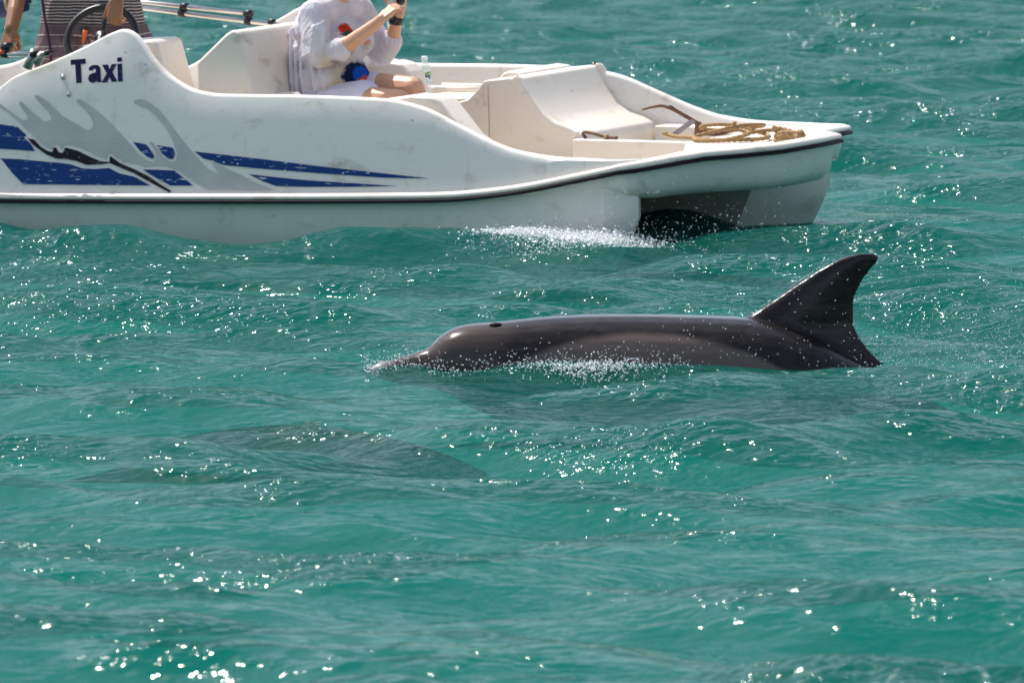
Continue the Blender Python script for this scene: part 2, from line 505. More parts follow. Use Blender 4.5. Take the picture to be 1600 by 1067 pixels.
def smooth_interp(xs, ys):
    xs = np.array(xs, float); ys = np.array(ys, float)
    m = np.gradient(ys, xs)
    d = np.diff(ys) / np.diff(xs)
    m[1:-1] = np.where(d[:-1] * d[1:] <= 0, 0, 2 * d[:-1] * d[1:] / (d[:-1] + d[1:] + 1e-12))
    m[0], m[-1] = d[0], d[-1]
    def f(x):
        x = np.clip(x, xs[0], xs[-1])
        i = np.clip(np.searchsorted(xs, x) - 1, 0, len(xs) - 2)
        h = xs[i + 1] - xs[i]; t_ = (x - xs[i]) / h
        return ((2 * t_ ** 3 - 3 * t_ ** 2 + 1) * ys[i] + (t_ ** 3 - 2 * t_ ** 2 + t_) * h * m[i]
                + (-2 * t_ ** 3 + 3 * t_ ** 2) * ys[i + 1] + (t_ ** 3 - t_ ** 2) * h * m[i + 1])
    return f

# ------------------------------------------------------------------ water surface
W = 2.25                                   # beam of the boat
_wr = np.random.default_rng(5)
NW = 84
lam = np.exp(_wr.uniform(math.log(.13), math.log(2.6), NW))
ang = R(82) + _wr.normal(0, R(34), NW)
ph = _wr.uniform(0, 2 * math.pi, NW)
slope = .036 * np.where(lam > .6, 1.22, 1.0) * np.where(lam < .28, .62, 1.0)
amp = slope * lam / (2 * math.pi)
kx = 2 * math.pi / lam * np.cos(ang); ky = 2 * math.pi / lam * np.sin(ang)

DY = R(9.0)                                # the surfaced dolphin swims left, tail turned a little away
DT = np.array([-0.572, 34.86])             # its snout tip

def local_waves(x, y):
    """bow wave and wash round the hull, mound of water round the dolphin; returns (dz, damping)"""
    dx, dy = x - BO.x, y - BO.y
    L = dx * .8660254 - dy * .5
    V = dx * .5 + dy * .8660254
    dz = np.zeros_like(x)
    nearV = np.exp(-np.where(V < 0, (V / .55) ** 2, (V / .25) ** 2))
    dz += .050 * np.exp(-((L - .90) / .34) ** 2) * np.exp(-np.where(V < 0, (V / .38) ** 2, (V / .25) ** 2))
    dz += .028 * np.exp(-((L + .15) / .25) ** 2) * nearV
    dz -= .050 * np.exp(-((L + 1.5) / 1.0) ** 4) * np.exp(-(V / .9) ** 2)
    fv = np.exp(-((V - W) / .5) ** 2)
    dz += .02 * np.exp(-((L - .9) / .4) ** 2) * fv
    dz += .145 * np.exp(-((L - .80) / .34) ** 2) * np.exp(-((V - .95) / .50) ** 2)
    damp = 1 - .55 * np.exp(-(np.clip(np.abs(V - W / 2) - W / 2, 0, 9) / .45) ** 2) * (L < 1.3) * (L > -4.6)
    ex, ey = x - DT[0], y - DT[1]
    a = ex * math.cos(DY) + ey * math.sin(DY)
    b = -ex * math.sin(DY) + ey * math.cos(DY)
    side = np.exp(-((b + .30) / .16) ** 2)
    dz += .040 * side * np.exp(-((a - .62) / .40) ** 2)
    dz += .085 * np.exp(-((b + .34) / .20) ** 2) * np.exp(-((a - 1.68) / .74) ** 4)
    dz += .035 * np.exp(-((b + .22) / .20) ** 2) * np.exp(-((a - 2.12) / .22) ** 2)
    dz += .030 * np.exp(-((b + .05) / .25) ** 2) * np.exp(-((a - .16) / .14) ** 2)
    damp = damp * (1 - .5 * np.exp(-(b / .5) ** 2) * np.exp(-((a - 1.0) / 1.3) ** 4))
    return dz, damp

def wz(x, y, dmin=None):
    x = np.asarray(x, float); y = np.asarray(y, float)
    z = np.zeros_like(x); hx = np.zeros_like(x); hy = np.zeros_like(x)
    env = .8 + .35 * np.sin(.33 * x + .21 * y + 1.0) * np.sin(.17 * y - .4 * x)
    for i in range(NW):
        f = kx[i] * x + ky[i] * y + ph[i]
        a = amp[i]
        if dmin is not None: a = a * np.clip((lam[i] / dmin - 2.5) / 2.5, 0, 1)
        a = a * (env if lam[i] < .8 else 1)
        z += a * np.sin(f)
        c = a * np.cos(f) * .75
        hx -= -c * math.cos(ang[i]); hy -= -c * math.sin(ang[i])
    dz, damp = local_waves(x, y)
    return z * damp + dz, hx * damp, hy * damp

def build_water():
    dense = np.tan(np.linspace(R(-5.6), R(5.6), 560))
    outer = np.tan(np.linspace(R(5.6), R(74), 34)[1:] )
    cols = np.concatenate([-outer[::-1], dense, outer])
    rows = np.concatenate([np.geomspace(2, 21.5, 40)[:-1], np.arange(21.5, 40, .032), np.arange(40, 62, .055),
                           np.arange(62, 100, .075), np.geomspace(100, 6000, 60)])
    nc, nr = len(cols), len(rows)
    X = rows[:, None] * cols[None, :]
    Y = np.repeat(rows[:, None], nc, 1)
    dr = np.gradient(rows)[:, None] * np.ones((1, nc))
    dc = np.gradient(cols)[None, :] * rows[:, None]
    sp = np.maximum(dr, np.abs(dc))
    Z, hx, hy = wz(X.ravel(), Y.ravel(), sp.ravel())
    co = np.stack([X.ravel() + hx, Y.ravel() + hy, Z], 1).astype(np.float32)
    idx = np.arange(nr * nc).reshape(nr, nc)
    q = np.stack([idx[:-1, :-1], idx[:-1, 1:], idx[1:, 1:], idx[1:, :-1]], -1).reshape(-1, 4)
    me = bpy.data.meshes.new('water')
    me.vertices.add(len(co)); me.vertices.foreach_set('co', co.ravel())
    me.loops.add(q.size); me.loops.foreach_set('vertex_index', q.ravel().astype(np.int32))
    me.polygons.add(len(q)); me.polygons.foreach_set('loop_start', (np.arange(len(q)) * 4).astype(np.int32))
    me.polygons.foreach_set('use_smooth', np.ones(len(q), bool))
    me.update(calc_edges=True)
    me.materials.append(M['water'])
    o = bpy.data.objects.new('water', me); col.objects.link(o)
    tag(o, 'choppy green sea glittering in the sun', 'water', kind='structure')
build_water()
s_ = 6500
sb = mk('murk_sheet', [(-s_, -50, -.27), (s_, -50, -.27), (s_, s_, -.27), (-s_, s_, -.27)], [(0, 1, 2, 3)], 'murk')  # sheet added as backdrop; the water's scattered light is put into its colour
tag(sb, 'added green backdrop under the surface, standing for light scattered in murky water', 'murk_sheet', kind='structure')

def depth_haze_mat():
    m, nt, out = new_mat('depth_haze_sheet'); t = NT(nt)
    df = t.n('ShaderNodeBsdfDiffuse'); df.inputs['Color'].default_value = (.03, .33, .30, 1)
    tr = t.n('ShaderNodeBsdfTransparent')
    mx = t.n('ShaderNodeMixShader'); mx.inputs[0].default_value = .82  # veil added so that deeper things fade, as haze in the water would
    t.l(df.outputs[0], mx.inputs[1]); t.l(tr.outputs[0], mx.inputs[2]); t.l(mx.outputs[0], out.inputs['Surface'])
    return m
sv, sf = [], []
for zz in (-.20,):
    k = len(sv); sv += [(-300, -20, zz), (300, -20, zz), (300, 600, zz), (-300, 600, zz)]; sf.append((k, k + 1, k + 2, k + 3))
tag(mk('depth_haze_sheet', sv, sf, depth_haze_mat()), 'added see-through sheet for silt hanging in the water under the surface', 'haze', kind='stuff')

# ------------------------------------------------------------------ the boat
boat = root('taxi_boat', (0, 0, 0), 'white glass-fibre catamaran water taxi with blue and silver side graphics', 'boat')
zr = smooth_interp([-4.4, -2.69, -1.516, -.369, .007, .232, .455, .752, 1.047, 1.2], [.150, .170, .196, .228, .243, .264, .295, .353, .410, .43])
zg = smooth_interp([-4.4, -4.0, -3.6, -3.4, -3.19, -3.02, -2.88, -2.75, -2.672, -2.452, -2.232, -2.073, -2.014, -1.963, -1.899, -1.824, -1.691, -1.538, -1.384,
                    -.924, -.43, -.205, .017, .238, .386, .644, .828, 1.0, 1.09],
                   [.62, .67, .84, .89, .85, .75, .675, .725, .779, .859, .949, 1.021, 1.036, 1.022, .971, .89, .794, .734, .718, .722, .715, .682, .600, .515, .474, .447, .444, .440, .440])
def zk(L):
    return np.minimum(.452 + .0155 * (L + 2.68), zr(L) + .72 * (zg(L) - zr(L)))
def Vout(L, z):
    return np.clip(z - zr(L), 0, None) * .15 + np.clip(z - zk(L), 0, None) * .06

Ls = np.concatenate([np.linspace(-4.4, -2.95, 22)[:-1], np.linspace(-2.95, -1.3, 60)[:-1], np.linspace(-1.3, -.5, 16)[:-1], np.linspace(-.5, 1.09, 40)])
def coaming(mirror):
    vs_, fs = [], []
    for L in Ls:
        a, g, k = float(zr(L)), float(zg(L)), float(zk(L))
        vt = float(Vout(L, g))
        vk = float(Vout(L, k))
        ring = [(0.0, a - .01), (vk * .5, a + (k - a) * .5), (vk, k), ((vk + vt) / 2, (k + g) / 2)]
        ring += [(vt - .001, g - .016), (vt + .006, g - .004), (vt + .018, g), (vt + .040, g - .001), (vt + .052, g - .006), (vt + .058, g - .020)]
        lo = min(.26, g - .03)
        ring += [(vt + .075, (g + lo) / 2), (vt + .10, lo)]
        for v, z in ring:
            if not mirror: v += 3.2 * max(0, L - .88) ** 2
            vs_.append((L, W - v if mirror else v, z))
    m = 12
    for i in range(len(Ls) - 1):
        for k in range(m - 1):
            fs.append((i * m + k, (i + 1) * m + k, (i + 1) * m + k + 1, i * m + k + 1))
    fs.append(tuple(range(m))); fs.append(tuple(range((len(Ls) - 1) * m, len(Ls) * m)))
    o = mk('coaming', vs_, fs, 'white', boat, True)
    es = o.modifiers.new('edges', 'EDGE_SPLIT'); es.split_angle = R(50)
    return o
coaming(False); coaming(True)

# rub rail round the boat: white half-round above, black rubber strip below
front = [(.985, .015, .402), (1.045, .055, .410), (1.09, .14, .418), (1.125, .25, .424), (1.19, .50, .434), (1.33, .66, .440), (1.46, .82, .449), (1.485, 1.125, .452), (1.46, 1.43, .449), (1.33, 1.59, .440), (1.19, 1.75, .434),
         (1.135, 2.05, .425), (1.10, 2.21, .418)]
side = [(float(L), 0.0, float(zr(L))) for L in np.concatenate([np.linspace(-4.4, -.6, 24), np.linspace(-.45, .90, 24)])]
far_side = [(a, W, c) for a, _, c in side + [(1.03, 0.0, float(zr(1.03)))]][::-1]
railpath = side + front + far_side
def sweep(name, path, prof, mat):
    vs_, fs = [], []
    n = len(prof)
    for i, p in enumerate(path):
        a = path[max(i - 1, 0)]; b = path[min(i + 1, len(path) - 1)]
        t_ = Vector((b[0] - a[0], b[1] - a[1], 0)).normalized()
        o_ = Vector((t_.y, -t_.x, 0))         # outward
        for q, z in prof:
            vs_.append((p[0] + o_.x * q, p[1] + o_.y * q, p[2] + z))
    for i in range(len(path) - 1):
        for k in range(n):
            fs.append((i * n + k, i * n + (k + 1) % n, (i + 1) * n + (k + 1) % n, (i + 1) * n + k))
    fs.append(tuple(range(n))[::-1]); fs.append(tuple(range((len(path) - 1) * n, len(path) * n)))
    o = mk(name, vs_, fs, mat, boat, True)
    es = o.modifiers.new('edges', 'EDGE_SPLIT'); es.split_angle = R(55)
    return o
sweep('rub_rail', railpath, [(-.03, .020), (.010, .019), (.030, .013), (.038, .002), (.038, -.008), (.030, -.014), (-.03, -.014)], 'rail')
sweep('rubber_strip', railpath, [(-.03, -.0145), (.040, -.0145), (.046, -.019), (.046, -.028), (.036, -.033), (-.03, -.033)], 'rubber')

# twin hulls
def hull(mirror):
    Lo = np.concatenate([np.linspace(-4.35, .5, 30), np.linspace(.6, 1.0, 6)])
    ts = np.linspace(0, 1, 10)
    vs_, fs = [], []
    n = None
    for t_ in ts:
        ring = []
        zt_end = .385
        # rake: the stem leans forward with height
        zc = -.34 + t_ * (zt_end + .34)
        Lc = min(.955 + .50 * zc, 1.02) + (.05 if mirror else 0) - .13 - .30 * max(0, -zc) ** 1.3
        for L in Lo:
            f = (L + 4.35) / (1.0 + 4.35)
            Lx = -4.35 + f * (Lc + 4.35)
            zt = float(zr(Lx)) - .02
            z = -.34 + t_ * (zt + .34)
            ring.append((Lx, .030 + .05 * (1 - t_) ** 2, z))
        for dL, V in ((.07, .075), (.13, .15), (.115, .20), (.06, .30), (-.02, .42), (-.12, .54)):
            ring.append((Lc + dL, V, zc if t_ < 1 else zt_end))
        for L in (-.5, -2.4, -4.35):
            zz = -.34 + t_ * (float(zr(L)) - .02 + .34)
            ring.append((L, .58 - .08 * (1 - t_), zz))
        n = len(ring)
        vs_ += [(a, W - b if mirror else b, c) for a, b, c in ring]
    for i in range(len(ts) - 1):
        for k in range(n):
            fs.append((i * n + k, i * n + (k + 1) % n, (i + 1) * n + (k + 1) % n, (i + 1) * n + k))
    fs.append(tuple(range(n)))
    o = mk('hull', vs_, fs, 'hull', boat, True)
    es = o.modifiers.new('edges', 'EDGE_SPLIT'); es.split_angle = R(28)
    return o
hull(False); hull(True)

# bow apron under the front rail and the roof of the tunnel between the hulls
ap_v, ap_f = [], []
lead_in = [(L, .002, float(zr(L))) for L in (.20, .36, .52, .68, .82, .94, 1.03)]
fr_ = lead_in[:5] + front + [(a, W - b, c) for a, b, c in lead_in][::-1]
fr_ = spline(fr_, 4)
for i, p in enumerate(fr_):
    a, b = fr_[max(i - 1, 0)], fr_[min(i + 1, len(fr_) - 1)]
    t_ = Vector((b[0] - a[0], b[1] - a[1], 0)).normalized()
    inw = Vector((-t_.y, t_.x, 0))                       # inward
    k = min(1, max(0, min(i, len(fr_) - 1 - i) / 32.0)) ** .9       # skirt depth grows from the sides to the bow
    zt = p[2] - .015
    zl = zt - .03 - k * (zt - .03 - .225)
    for ins, f in ((.012, 0), (.016, .35), (.024, .7), (.024 + .05 * k, .96), (.024 + .16 * k, 1.0)):
        ap_v.append((p[0] + inw.x * ins, p[1] + inw.y * ins, zt + (zl - zt) * f))
for i in range(len(fr_) - 1):
    for k in range(4):
        ap_f.append((i * 5 + k, (i + 1) * 5 + k, (i + 1) * 5 + k + 1, i * 5 + k + 1))
mk('bow_apron', ap_v, ap_f, 'hull', boat, True)
slab('tunnel_roof', [(-4.3, .45), (.55, .45), (.65, .8), (.7, 1.125), (.65, 1.45), (.55, 1.80), (-4.3, 1.80)], .185, .232, 'hull', boat, bevel=0)
slab('transom', [(-4.42, .02), (-4.36, .02), (-4.36, 2.23), (-4.42, 2.23)], .10, .64, 'white', boat)

# floor, foredeck with its foot well
slab('floor', [(-4.36, .06), (.95, .06), (1.05, .5), (1.3, .85), (1.3, 1.4), (1.05, 1.75), (.95, 2.19), (-4.36, 2.19)], .235, .262, 'deck', boat)
ZD = .424
fd = slab('foredeck', [(.72, 1.20), (.98, .70), (1.03, .12), (1.10, .20), (1.18, .50), (1.45, .82), (1.475, 1.125), (1.45, 1.43), (1.18, 1.75), (1.12, 2.14), (.72, 2.16)], .392, ZD + .006, 'deck', boat)
slab('deck_riser', [(.724, 1.203), (.97, .73), (.97, 1.95), (.724, 2.15)], .262, .394, 'deck', boat, bevel=0)
slab('well_side', [(.05, 1.20), (.72, 1.20), (.72, 1.26), (.05, 1.26)], .262, ZD, 'deck', boat)
slab('well_side', [(.09, 2.00), (.72, 2.00), (.72, 2.16), (.09, 2.16)], .262, ZD + .004, 'deck', boat)

# forward seat and the aft-facing seat behind it
NV, FV = 1.25, 2.15
fseat = [(-.475, .262), (-.475, .715), (-.335, .730), (-.315, .722), (-.255, .635), (-.17, .532), (-.10, .490), (-.02, .467), (.035, .440), (.055, .40), (.055, .262)]
st = prism('forward_seat', fseat, NV, FV, 'deck', boat, bevel=.016)
# hollowed seat: a raised rim either side
for v in (NV - .003, FV - .04):
    rim = [(a + .022, b + .012) for a, b in fseat[2:9]]
    rim2 = [(a - .02, b - .03) for a, b in fseat[2:9]][::-1]
    r_ = prism('seat_rim', rim + rim2, v, v + .043, 'deck', boat, bevel=.012)
aseat = [(-.478, .262), (-.478, .725), (-.56, .732), (-.60, .722), (-.66, .66), (-.71, .610), (-.80, .590), (-1.20, .575), (-1.24, .555), (-1.24, .262)]
prism('aft_facing_seat', [(a, b) for a, b in aseat], 1.62, FV, 'deck', boat, bevel=.018)
aseat2 = [(-.478, .262), (-.478, .712), (-.50, .712), (-.55, .655), (-.60, .612), (-.66, .597), (-.715, .578), (-.725, .55), (-.66, .262)]
prism('aft_facing_seat', aseat2, NV + .004, 1.617, 'deck', boat, bevel=.018)
tube('pipe', [(-1.22, 1.86, .61), (-.78, 1.80, .615)], .016, 'deck', boat)
tube('pipe', [(-1.20, 2.02, .61), (-.78, 1.97, .615)], .016, 'deck', boat)
pv, pf = tube_geo([(-.345, 2.135, .735), (-.325, 2.13, .705)], .016, 8)
mk('dark_stub', pv, pf, 'black', boat, True)  # short black tube at the far top corner of the forward seat

# passenger bench (two abreast)
bench = [(-1.66, .262), (-1.66, .86), (-1.475, 1.012), (-1.43, 1.034), (-1.395, 1.012), (-1.355, .892), (-1.29, .56), (-1.25, .50), (-.98, .495), (-.93, .45), (-.93, .262)]
prism('bench_seat', bench, .30, 1.62, 'deck', boat, bevel=.022, seg=4)
prism('armrest', [(-1.40, .45), (-1.40, .755), (-1.20, .782), (-1.13, .770), (-1.08, .72), (-1.05, .62), (-1.03, .45)], 1.48, 1.64, 'deck', boat, bevel=.02)
prism('armrest', [(-1.38, .45), (-1.38, .69), (-1.20, .70), (-1.15, .66), (-1.12, .45)], .50, .56, 'deck', boat, bevel=.015)
# helmsman's seat pod
prism('helm_seat', [(-2.14, .262), (-2.14, .962), (-1.93, .972), (-1.90, .962), (-1.80, .62), (-1.74, .262)], .30, .56, 'deck', boat, bevel=.022)
slab('step_locker', [(-2.0, 1.50), (-1.70, 1.50), (-1.70, 2.12), (-2.0, 2.12)], .262, .66, 'deck', boat)
# moulded bolster inside each coaming, ahead of the bench
def bolster(v0, v1):
    prism('bolster', [(-.62, .262), (-.62, .682), (-.30, .728), (-.16, .720), (-.12, .70), (.03, .53), (.12, .475), (.24, .448), (.30, .40), (.30, .262)], v0, v1, 'deck', boat, bevel=.02)
bolster(.165, .34); 
prism('bolster', [(-.60, .262), (-.60, .684), (-.36, .716), (-.30, .70), (-.22, .262)], .342, .45, 'deck', boat, bevel=.02)

# ---- helm: dashboard bracket and wheel
hub = Vector((-2.31, .42, .965))
ax = Vector((.25, -.80, .55)).normalized()
e1 = ax.cross(Vector((0, 0, 1))).normalized(); e2 = e1.cross(ax).normalized()
whl = bpy.data.objects.new('steering_wheel', None); col.objects.link(whl); whl.parent = boat; whl.empty_display_size = .05
ringp = [hub + (e1 * math.cos(a) + e2 * math.sin(a)) * .185 for a in np.linspace(0, 2 * math.pi, 49)]
tube('rim', ringp, .0195, 'black', whl, seg=10, caps=False)
for a in (R(90), R(210), R(330)):
    tube('spoke', [hub - ax * .02, hub + (e1 * math.cos(a) + e2 * math.sin(a)) * .18], [.014, .011], 'black', whl, seg=8)
tube('hub', [hub - ax * .05, hub + ax * .02], [.04, .034], 'black', whl, seg=14)
tube('steering_column', [hub + ax * .0 + Vector((0, 0, 0)), Vector((-2.26, .30, .80)), Vector((-2.25, .16, .60))], [.028, .028, .03], 'black', boat)
tube('ignition_tag', [(-2.37, .36, 1.01), (-2.372, .358, .985), (-2.385, .355, .94)], [.013, .012, .006], 'orange', boat, seg=8)

# ---- folded canopy frame: stainless tubes with black clamps
cf = bpy.data.objects.new('canopy_frame', None); col.objects.link(cf); cf.parent = boat; cf.empty_display_size = .05
fp = 1.70
tube('frame_tube', [(-3.6, fp, 1.108), (-2.19, fp, 1.000)], .0125, 'steel', cf)
tube('frame_tube', [(-3.6, fp, 1.088), (-2.96, fp, 1.029), (-1.95, fp, .936)], .0125, 'steel', cf)
tube('frame_tube', [(-1.95, fp, .936), (-1.90, fp + .3, .80), (-1.88, 2.17, .76)], .0125, 'steel', cf)
def clamp(p, q):
    c = Vector(p); d = Vector(q)
    tube('clamp', [c + Vector((-.020, 0, .0012)), c + Vector((.020, 0, -.0012))], .021, 'black', cf, seg=12)
    tube('clamp', [d + Vector((-.018, 0, .0012)), d + Vector((.018, 0, -.0012))], .021, 'black', cf, seg=12)
    tube('clamp', [c, d], .014, 'black', cf, seg=8)
clamp((-2.60, fp, 1.032), (-2.615, fp, .997)); clamp((-2.20, fp, 1.001), (-2.20, fp, .959))
tube('clamp', [(-2.07, fp, .96), (-2.04, fp, .957)], .018, 'black', cf, seg=10)
# near end of the frame on its deck mount
tube('frame_tube', [(-3.5, .12, .86), (-2.73, .10, .897), (-2.53, .10, .905)], .0125, 'steel', cf)
tube('frame_tube', [(-3.5, .13, .90), (-2.70, .11, .938)], .0125, 'steel', cf)
tube('clamp', [(-2.72, .10, .897), (-2.685, .10, .899)], .021, 'black', cf, seg=12)
tube('clamp', [(-2.72, .11, .937), (-2.675, .11, .939)], .023, 'black', cf, seg=12)
tube('clamp', [(-2.70, .10, .90), (-2.70, .11, .937)], .016, 'black', cf, seg=8)
for (a, b) in (((-2.56, .09, .83), (-2.52, .10, .925)), ((-2.50, .08, .855), (-2.46, .09, .912))):
    tube('mount_bracket', [a, b], [.026, .018], 'brass', cf, seg=8)
tube('mount_bracket', [(-2.53, .09, .885), (-2.42, .085, .915)], [.014, .016], 'brass', cf, seg=8)
tube('mount_bolt', [(-2.42, .06, .914), (-2.42, .11, .916)], .014, 'black', cf, seg=8)
tube('mount_bolt', [(-2.51, .06, .906), (-2.51, .12, .907)], .016, 'black', cf, seg=8)
tube('lashing', [(-2.76, .10, .915), (-2.72, .085, .912), (-2.70, .09, .905)], .011, 'orange', cf, seg=8)
# rolled canopy cloth
ro = tube('rolled_canopy', spline([(-3.6, .62, 1.06), (-3.2, .60, 1.09), (-2.95, .60, 1.13), (-2.93, .60, 1.14)], 5), .065, 'navy', boat, seg=16)
tube('strap', [(-2.985, .60, 1.124), (-2.962, .60, 1.128)], .0675, 'tan', ro, seg=16)

# ---- side graphics and lettering, thin vinyl laid on the near topside
def decal(name, polys, mat, parent=boat, off=.003):
    bm = bmesh.new()
    for poly in polys:
        vv = [bm.verts.new((a, b, 0)) for a, b in poly]
        try: f = bm.faces.new(vv)
        except ValueError: continue
    bmesh.ops.triangulate(bm, faces=bm.faces[:])
    for c in np.arange(.15, 1.1, .05):
        bmesh.ops.bisect_plane(bm, geom=bm.verts[:] + bm.edges[:] + bm.faces[:], plane_co=(0, c, 0), plane_no=(0, 1, 0))
    for c in np.arange(-3.2, .6, .12):
        bmesh.ops.bisect_plane(bm, geom=bm.verts[:] + bm.edges[:] + bm.faces[:], plane_co=(c, 0, 0), plane_no=(1, 0, 0))
    bmesh.ops.bisect_plane(bm, geom=bm.verts[:] + bm.edges[:] + bm.faces[:], plane_co=(0, .452 + .0155 * 2.68, 0), plane_no=(-.0155, 1, 0))
    vs_ = [(v.co.x, float(Vout(v.co.x, v.co.y)) - off, v.co.y) for v in bm.verts]
    bm.verts.index_update()
    fs = [tuple(v.index for v in f.verts) for f in bm.faces]
    bm.free()
    return mk(name, vs_, fs, mat, parent)
# silver splash, black streak and blue bars
decal('silver_graphic', [[(-2.783, 0.663), (-2.729, 0.642), (-2.683, 0.615), (-2.627, 0.584), (-2.577, 0.562), (-2.551, 0.565), (-2.549, 0.582), (-2.582, 0.613), (-2.612, 0.645), (-2.609, 0.657), (-2.591, 0.652), (-2.553, 0.624), (-2.515, 0.597), (-2.47, 0.572), (-2.451, 0.56), (-2.408, 0.565), (-2.406, 0.585), (-2.43, 0.613), (-2.477, 0.647), (-2.515, 0.679), (-2.517, 0.692), (-2.49, 0.688), (-2.444, 0.662), (-2.388, 0.624), (-2.341, 0.589), (-2.269, 0.559), (-2.197, 0.527), (-2.171, 0.52), (-2.146, 0.533), (-2.145, 0.561), (-2.17, 0.597), (-2.217, 0.635), (-2.254, 0.659), (-2.257, 0.673), (-2.234, 0.675), (-2.175, 0.646), (-2.101, 0.602), (-2.027, 0.55), (-1.962, 0.498), (-1.907, 0.453), (-1.857, 0.407), (-1.799, 0.373), (-1.756, 0.367), (-1.744, 0.385), (-1.751, 0.417), (-1.79, 0.469), (-1.775, 0.468), (-1.734, 0.432), (-1.706, 0.393), (-1.654, 0.369), (-1.625, 0.377), (-1.618, 0.413), (-1.643, 0.469), (-1.693, 0.539), (-1.758, 0.598), (-1.822, 0.639), (-1.879, 0.652), (-1.906, 0.663), (-1.899, 0.678), (-1.869, 0.685), (-1.817, 0.671), (-1.753, 0.634), (-1.688, 0.575), (-1.603, 0.491), (-1.512, 0.408), (-1.431, 0.339), (-1.363, 0.316), (-1.388, 0.348), (-1.405, 0.373), (-1.378, 0.371), (-1.323, 0.346), (-1.232, 0.316), (-1.153, 0.282), (-1.024, 0.243), (-1.15, 0.237), (-1.362, 0.238), (-1.416, 0.234), (-1.495, 0.266), (-1.556, 0.3), (-1.617, 0.331), (-1.687, 0.347), (-1.755, 0.346), (-1.806, 0.341), (-1.875, 0.356), (-1.944, 0.366), (-2.015, 0.4), (-2.037, 0.407), (-2.052, 0.374), (-2.1, 0.387), (-2.17, 0.415), (-2.223, 0.431), (-2.275, 0.441), (-2.31, 0.44), (-2.325, 0.415), (-2.344, 0.439), (-2.37, 0.442), (-2.386, 0.417), (-2.421, 0.427), (-2.457, 0.448), (-2.504, 0.482), (-2.56, 0.52), (-2.607, 0.555), (-2.672, 0.597), (-2.727, 0.623), (-2.781, 0.645)]], 'gray')
decal('black_graphic', [[(-2.537, 0.471), (-2.498, 0.465), (-2.456, 0.43), (-2.412, 0.409), (-2.381, 0.403), (-2.374, 0.424), (-2.361, 0.428), (-2.342, 0.403), (-2.316, 0.4), (-2.305, 0.426), (-2.292, 0.428), (-2.222, 0.413), (-2.151, 0.386), (-2.081, 0.363), (-2.026, 0.361), (-2.026, 0.393), (-1.96, 0.355), (-1.873, 0.328), (-1.786, 0.295), (-1.715, 0.257), (-1.643, 0.224), (-1.649, 0.214), (-1.697, 0.233), (-1.793, 0.273), (-1.872, 0.307), (-1.968, 0.337), (-2.025, 0.356), (-2.08, 0.349), (-2.166, 0.343), (-2.236, 0.363), (-2.297, 0.369), (-2.357, 0.371), (-2.419, 0.391), (-2.464, 0.415), (-2.509, 0.443)]], 'blackv', off=.006)
decal('blue_graphic', [[(-2.894, 0.546), (-2.718, 0.539), (-2.665, 0.533), (-2.613, 0.53), (-2.548, 0.486), (-2.568, 0.477), (-2.522, 0.446), (-2.489, 0.406), (-2.62, 0.411), (-2.707, 0.413), (-2.882, 0.416)]], 'blue', off=.0045)
decal('blue_graphic', [[(-2.704, 0.364), (-2.573, 0.362), (-2.417, 0.353), (-2.356, 0.351), (-2.269, 0.344), (-2.19, 0.324), (-2.113, 0.323), (-2.027, 0.33), (-1.966, 0.305), (-1.871, 0.289), (-1.77, 0.247), (-2.552, 0.235), (-2.621, 0.289), (-2.686, 0.352)]], 'blue', off=.0045)
decal('blue_graphic', [[(-1.822, 0.328), (-1.728, 0.328), (-1.63, 0.327), (-1.511, 0.253), (-1.647, 0.25), (-1.725, 0.282), (-1.787, 0.309)]], 'blue', off=.0045)
decal('blue_graphic', [[(-1.89, 0.467), (-1.808, 0.455), (-1.777, 0.423), (-1.753, 0.395), (-1.765, 0.382), (-1.8, 0.394), (-1.845, 0.422)]], 'blue', off=.0045)
decal('blue_graphic', [[(-1.744, 0.454), (-1.646, 0.442), (-1.631, 0.413), (-1.642, 0.384), (-1.672, 0.387), (-1.708, 0.411)]], 'blue', off=.0045)
decal('blue_graphic', [[(-1.513, 0.426), (-1.334, 0.414), (-1.064, 0.394), (-0.756, 0.369), (-0.412, 0.345), (-0.101, 0.324), (-0.373, 0.321), (-0.754, 0.334), (-1.138, 0.35), (-1.331, 0.362), (-1.41, 0.383), (-1.457, 0.392)]], 'blue', off=.0045)
decal('blue_graphic', [[(-1.182, 0.32), (-1.02, 0.308), (-0.828, 0.297), (-0.523, 0.288), (-0.287, 0.281), (-0.522, 0.272), (-0.826, 0.264), (-1.009, 0.263), (-1.088, 0.284)]], 'blue', off=.0045)
# the word on the bow side of the helm panel
decal('letter', [[(-2.316, 0.875), (-2.224, 0.883), (-2.22, 0.857), (-2.25, 0.855), (-2.235, 0.761), (-2.269, 0.757), (-2.284, 0.852), (-2.311, 0.849)]], 'navyv')
decal('letter', [[(-2.2, 0.824), (-2.197, 0.839), (-2.183, 0.849), (-2.162, 0.852), (-2.142, 0.85), (-2.13, 0.84), (-2.126, 0.826), (-2.12, 0.782), (-2.113, 0.766), (-2.14, 0.764), (-2.143, 0.772), (-2.156, 0.763), (-2.172, 0.761), (-2.188, 0.766), (-2.197, 0.777), (-2.198, 0.789), (-2.192, 0.801), (-2.178, 0.808), (-2.153, 0.815), (-2.151, 0.803), (-2.15, 0.794), (-2.151, 0.785), (-2.157, 0.779), (-2.164, 0.779), (-2.169, 0.784), (-2.17, 0.792), (-2.163, 0.798), (-2.151, 0.803), (-2.153, 0.815), (-2.154, 0.825), (-2.158, 0.832), (-2.166, 0.833), (-2.172, 0.829), (-2.174, 0.823)]], 'navyv')
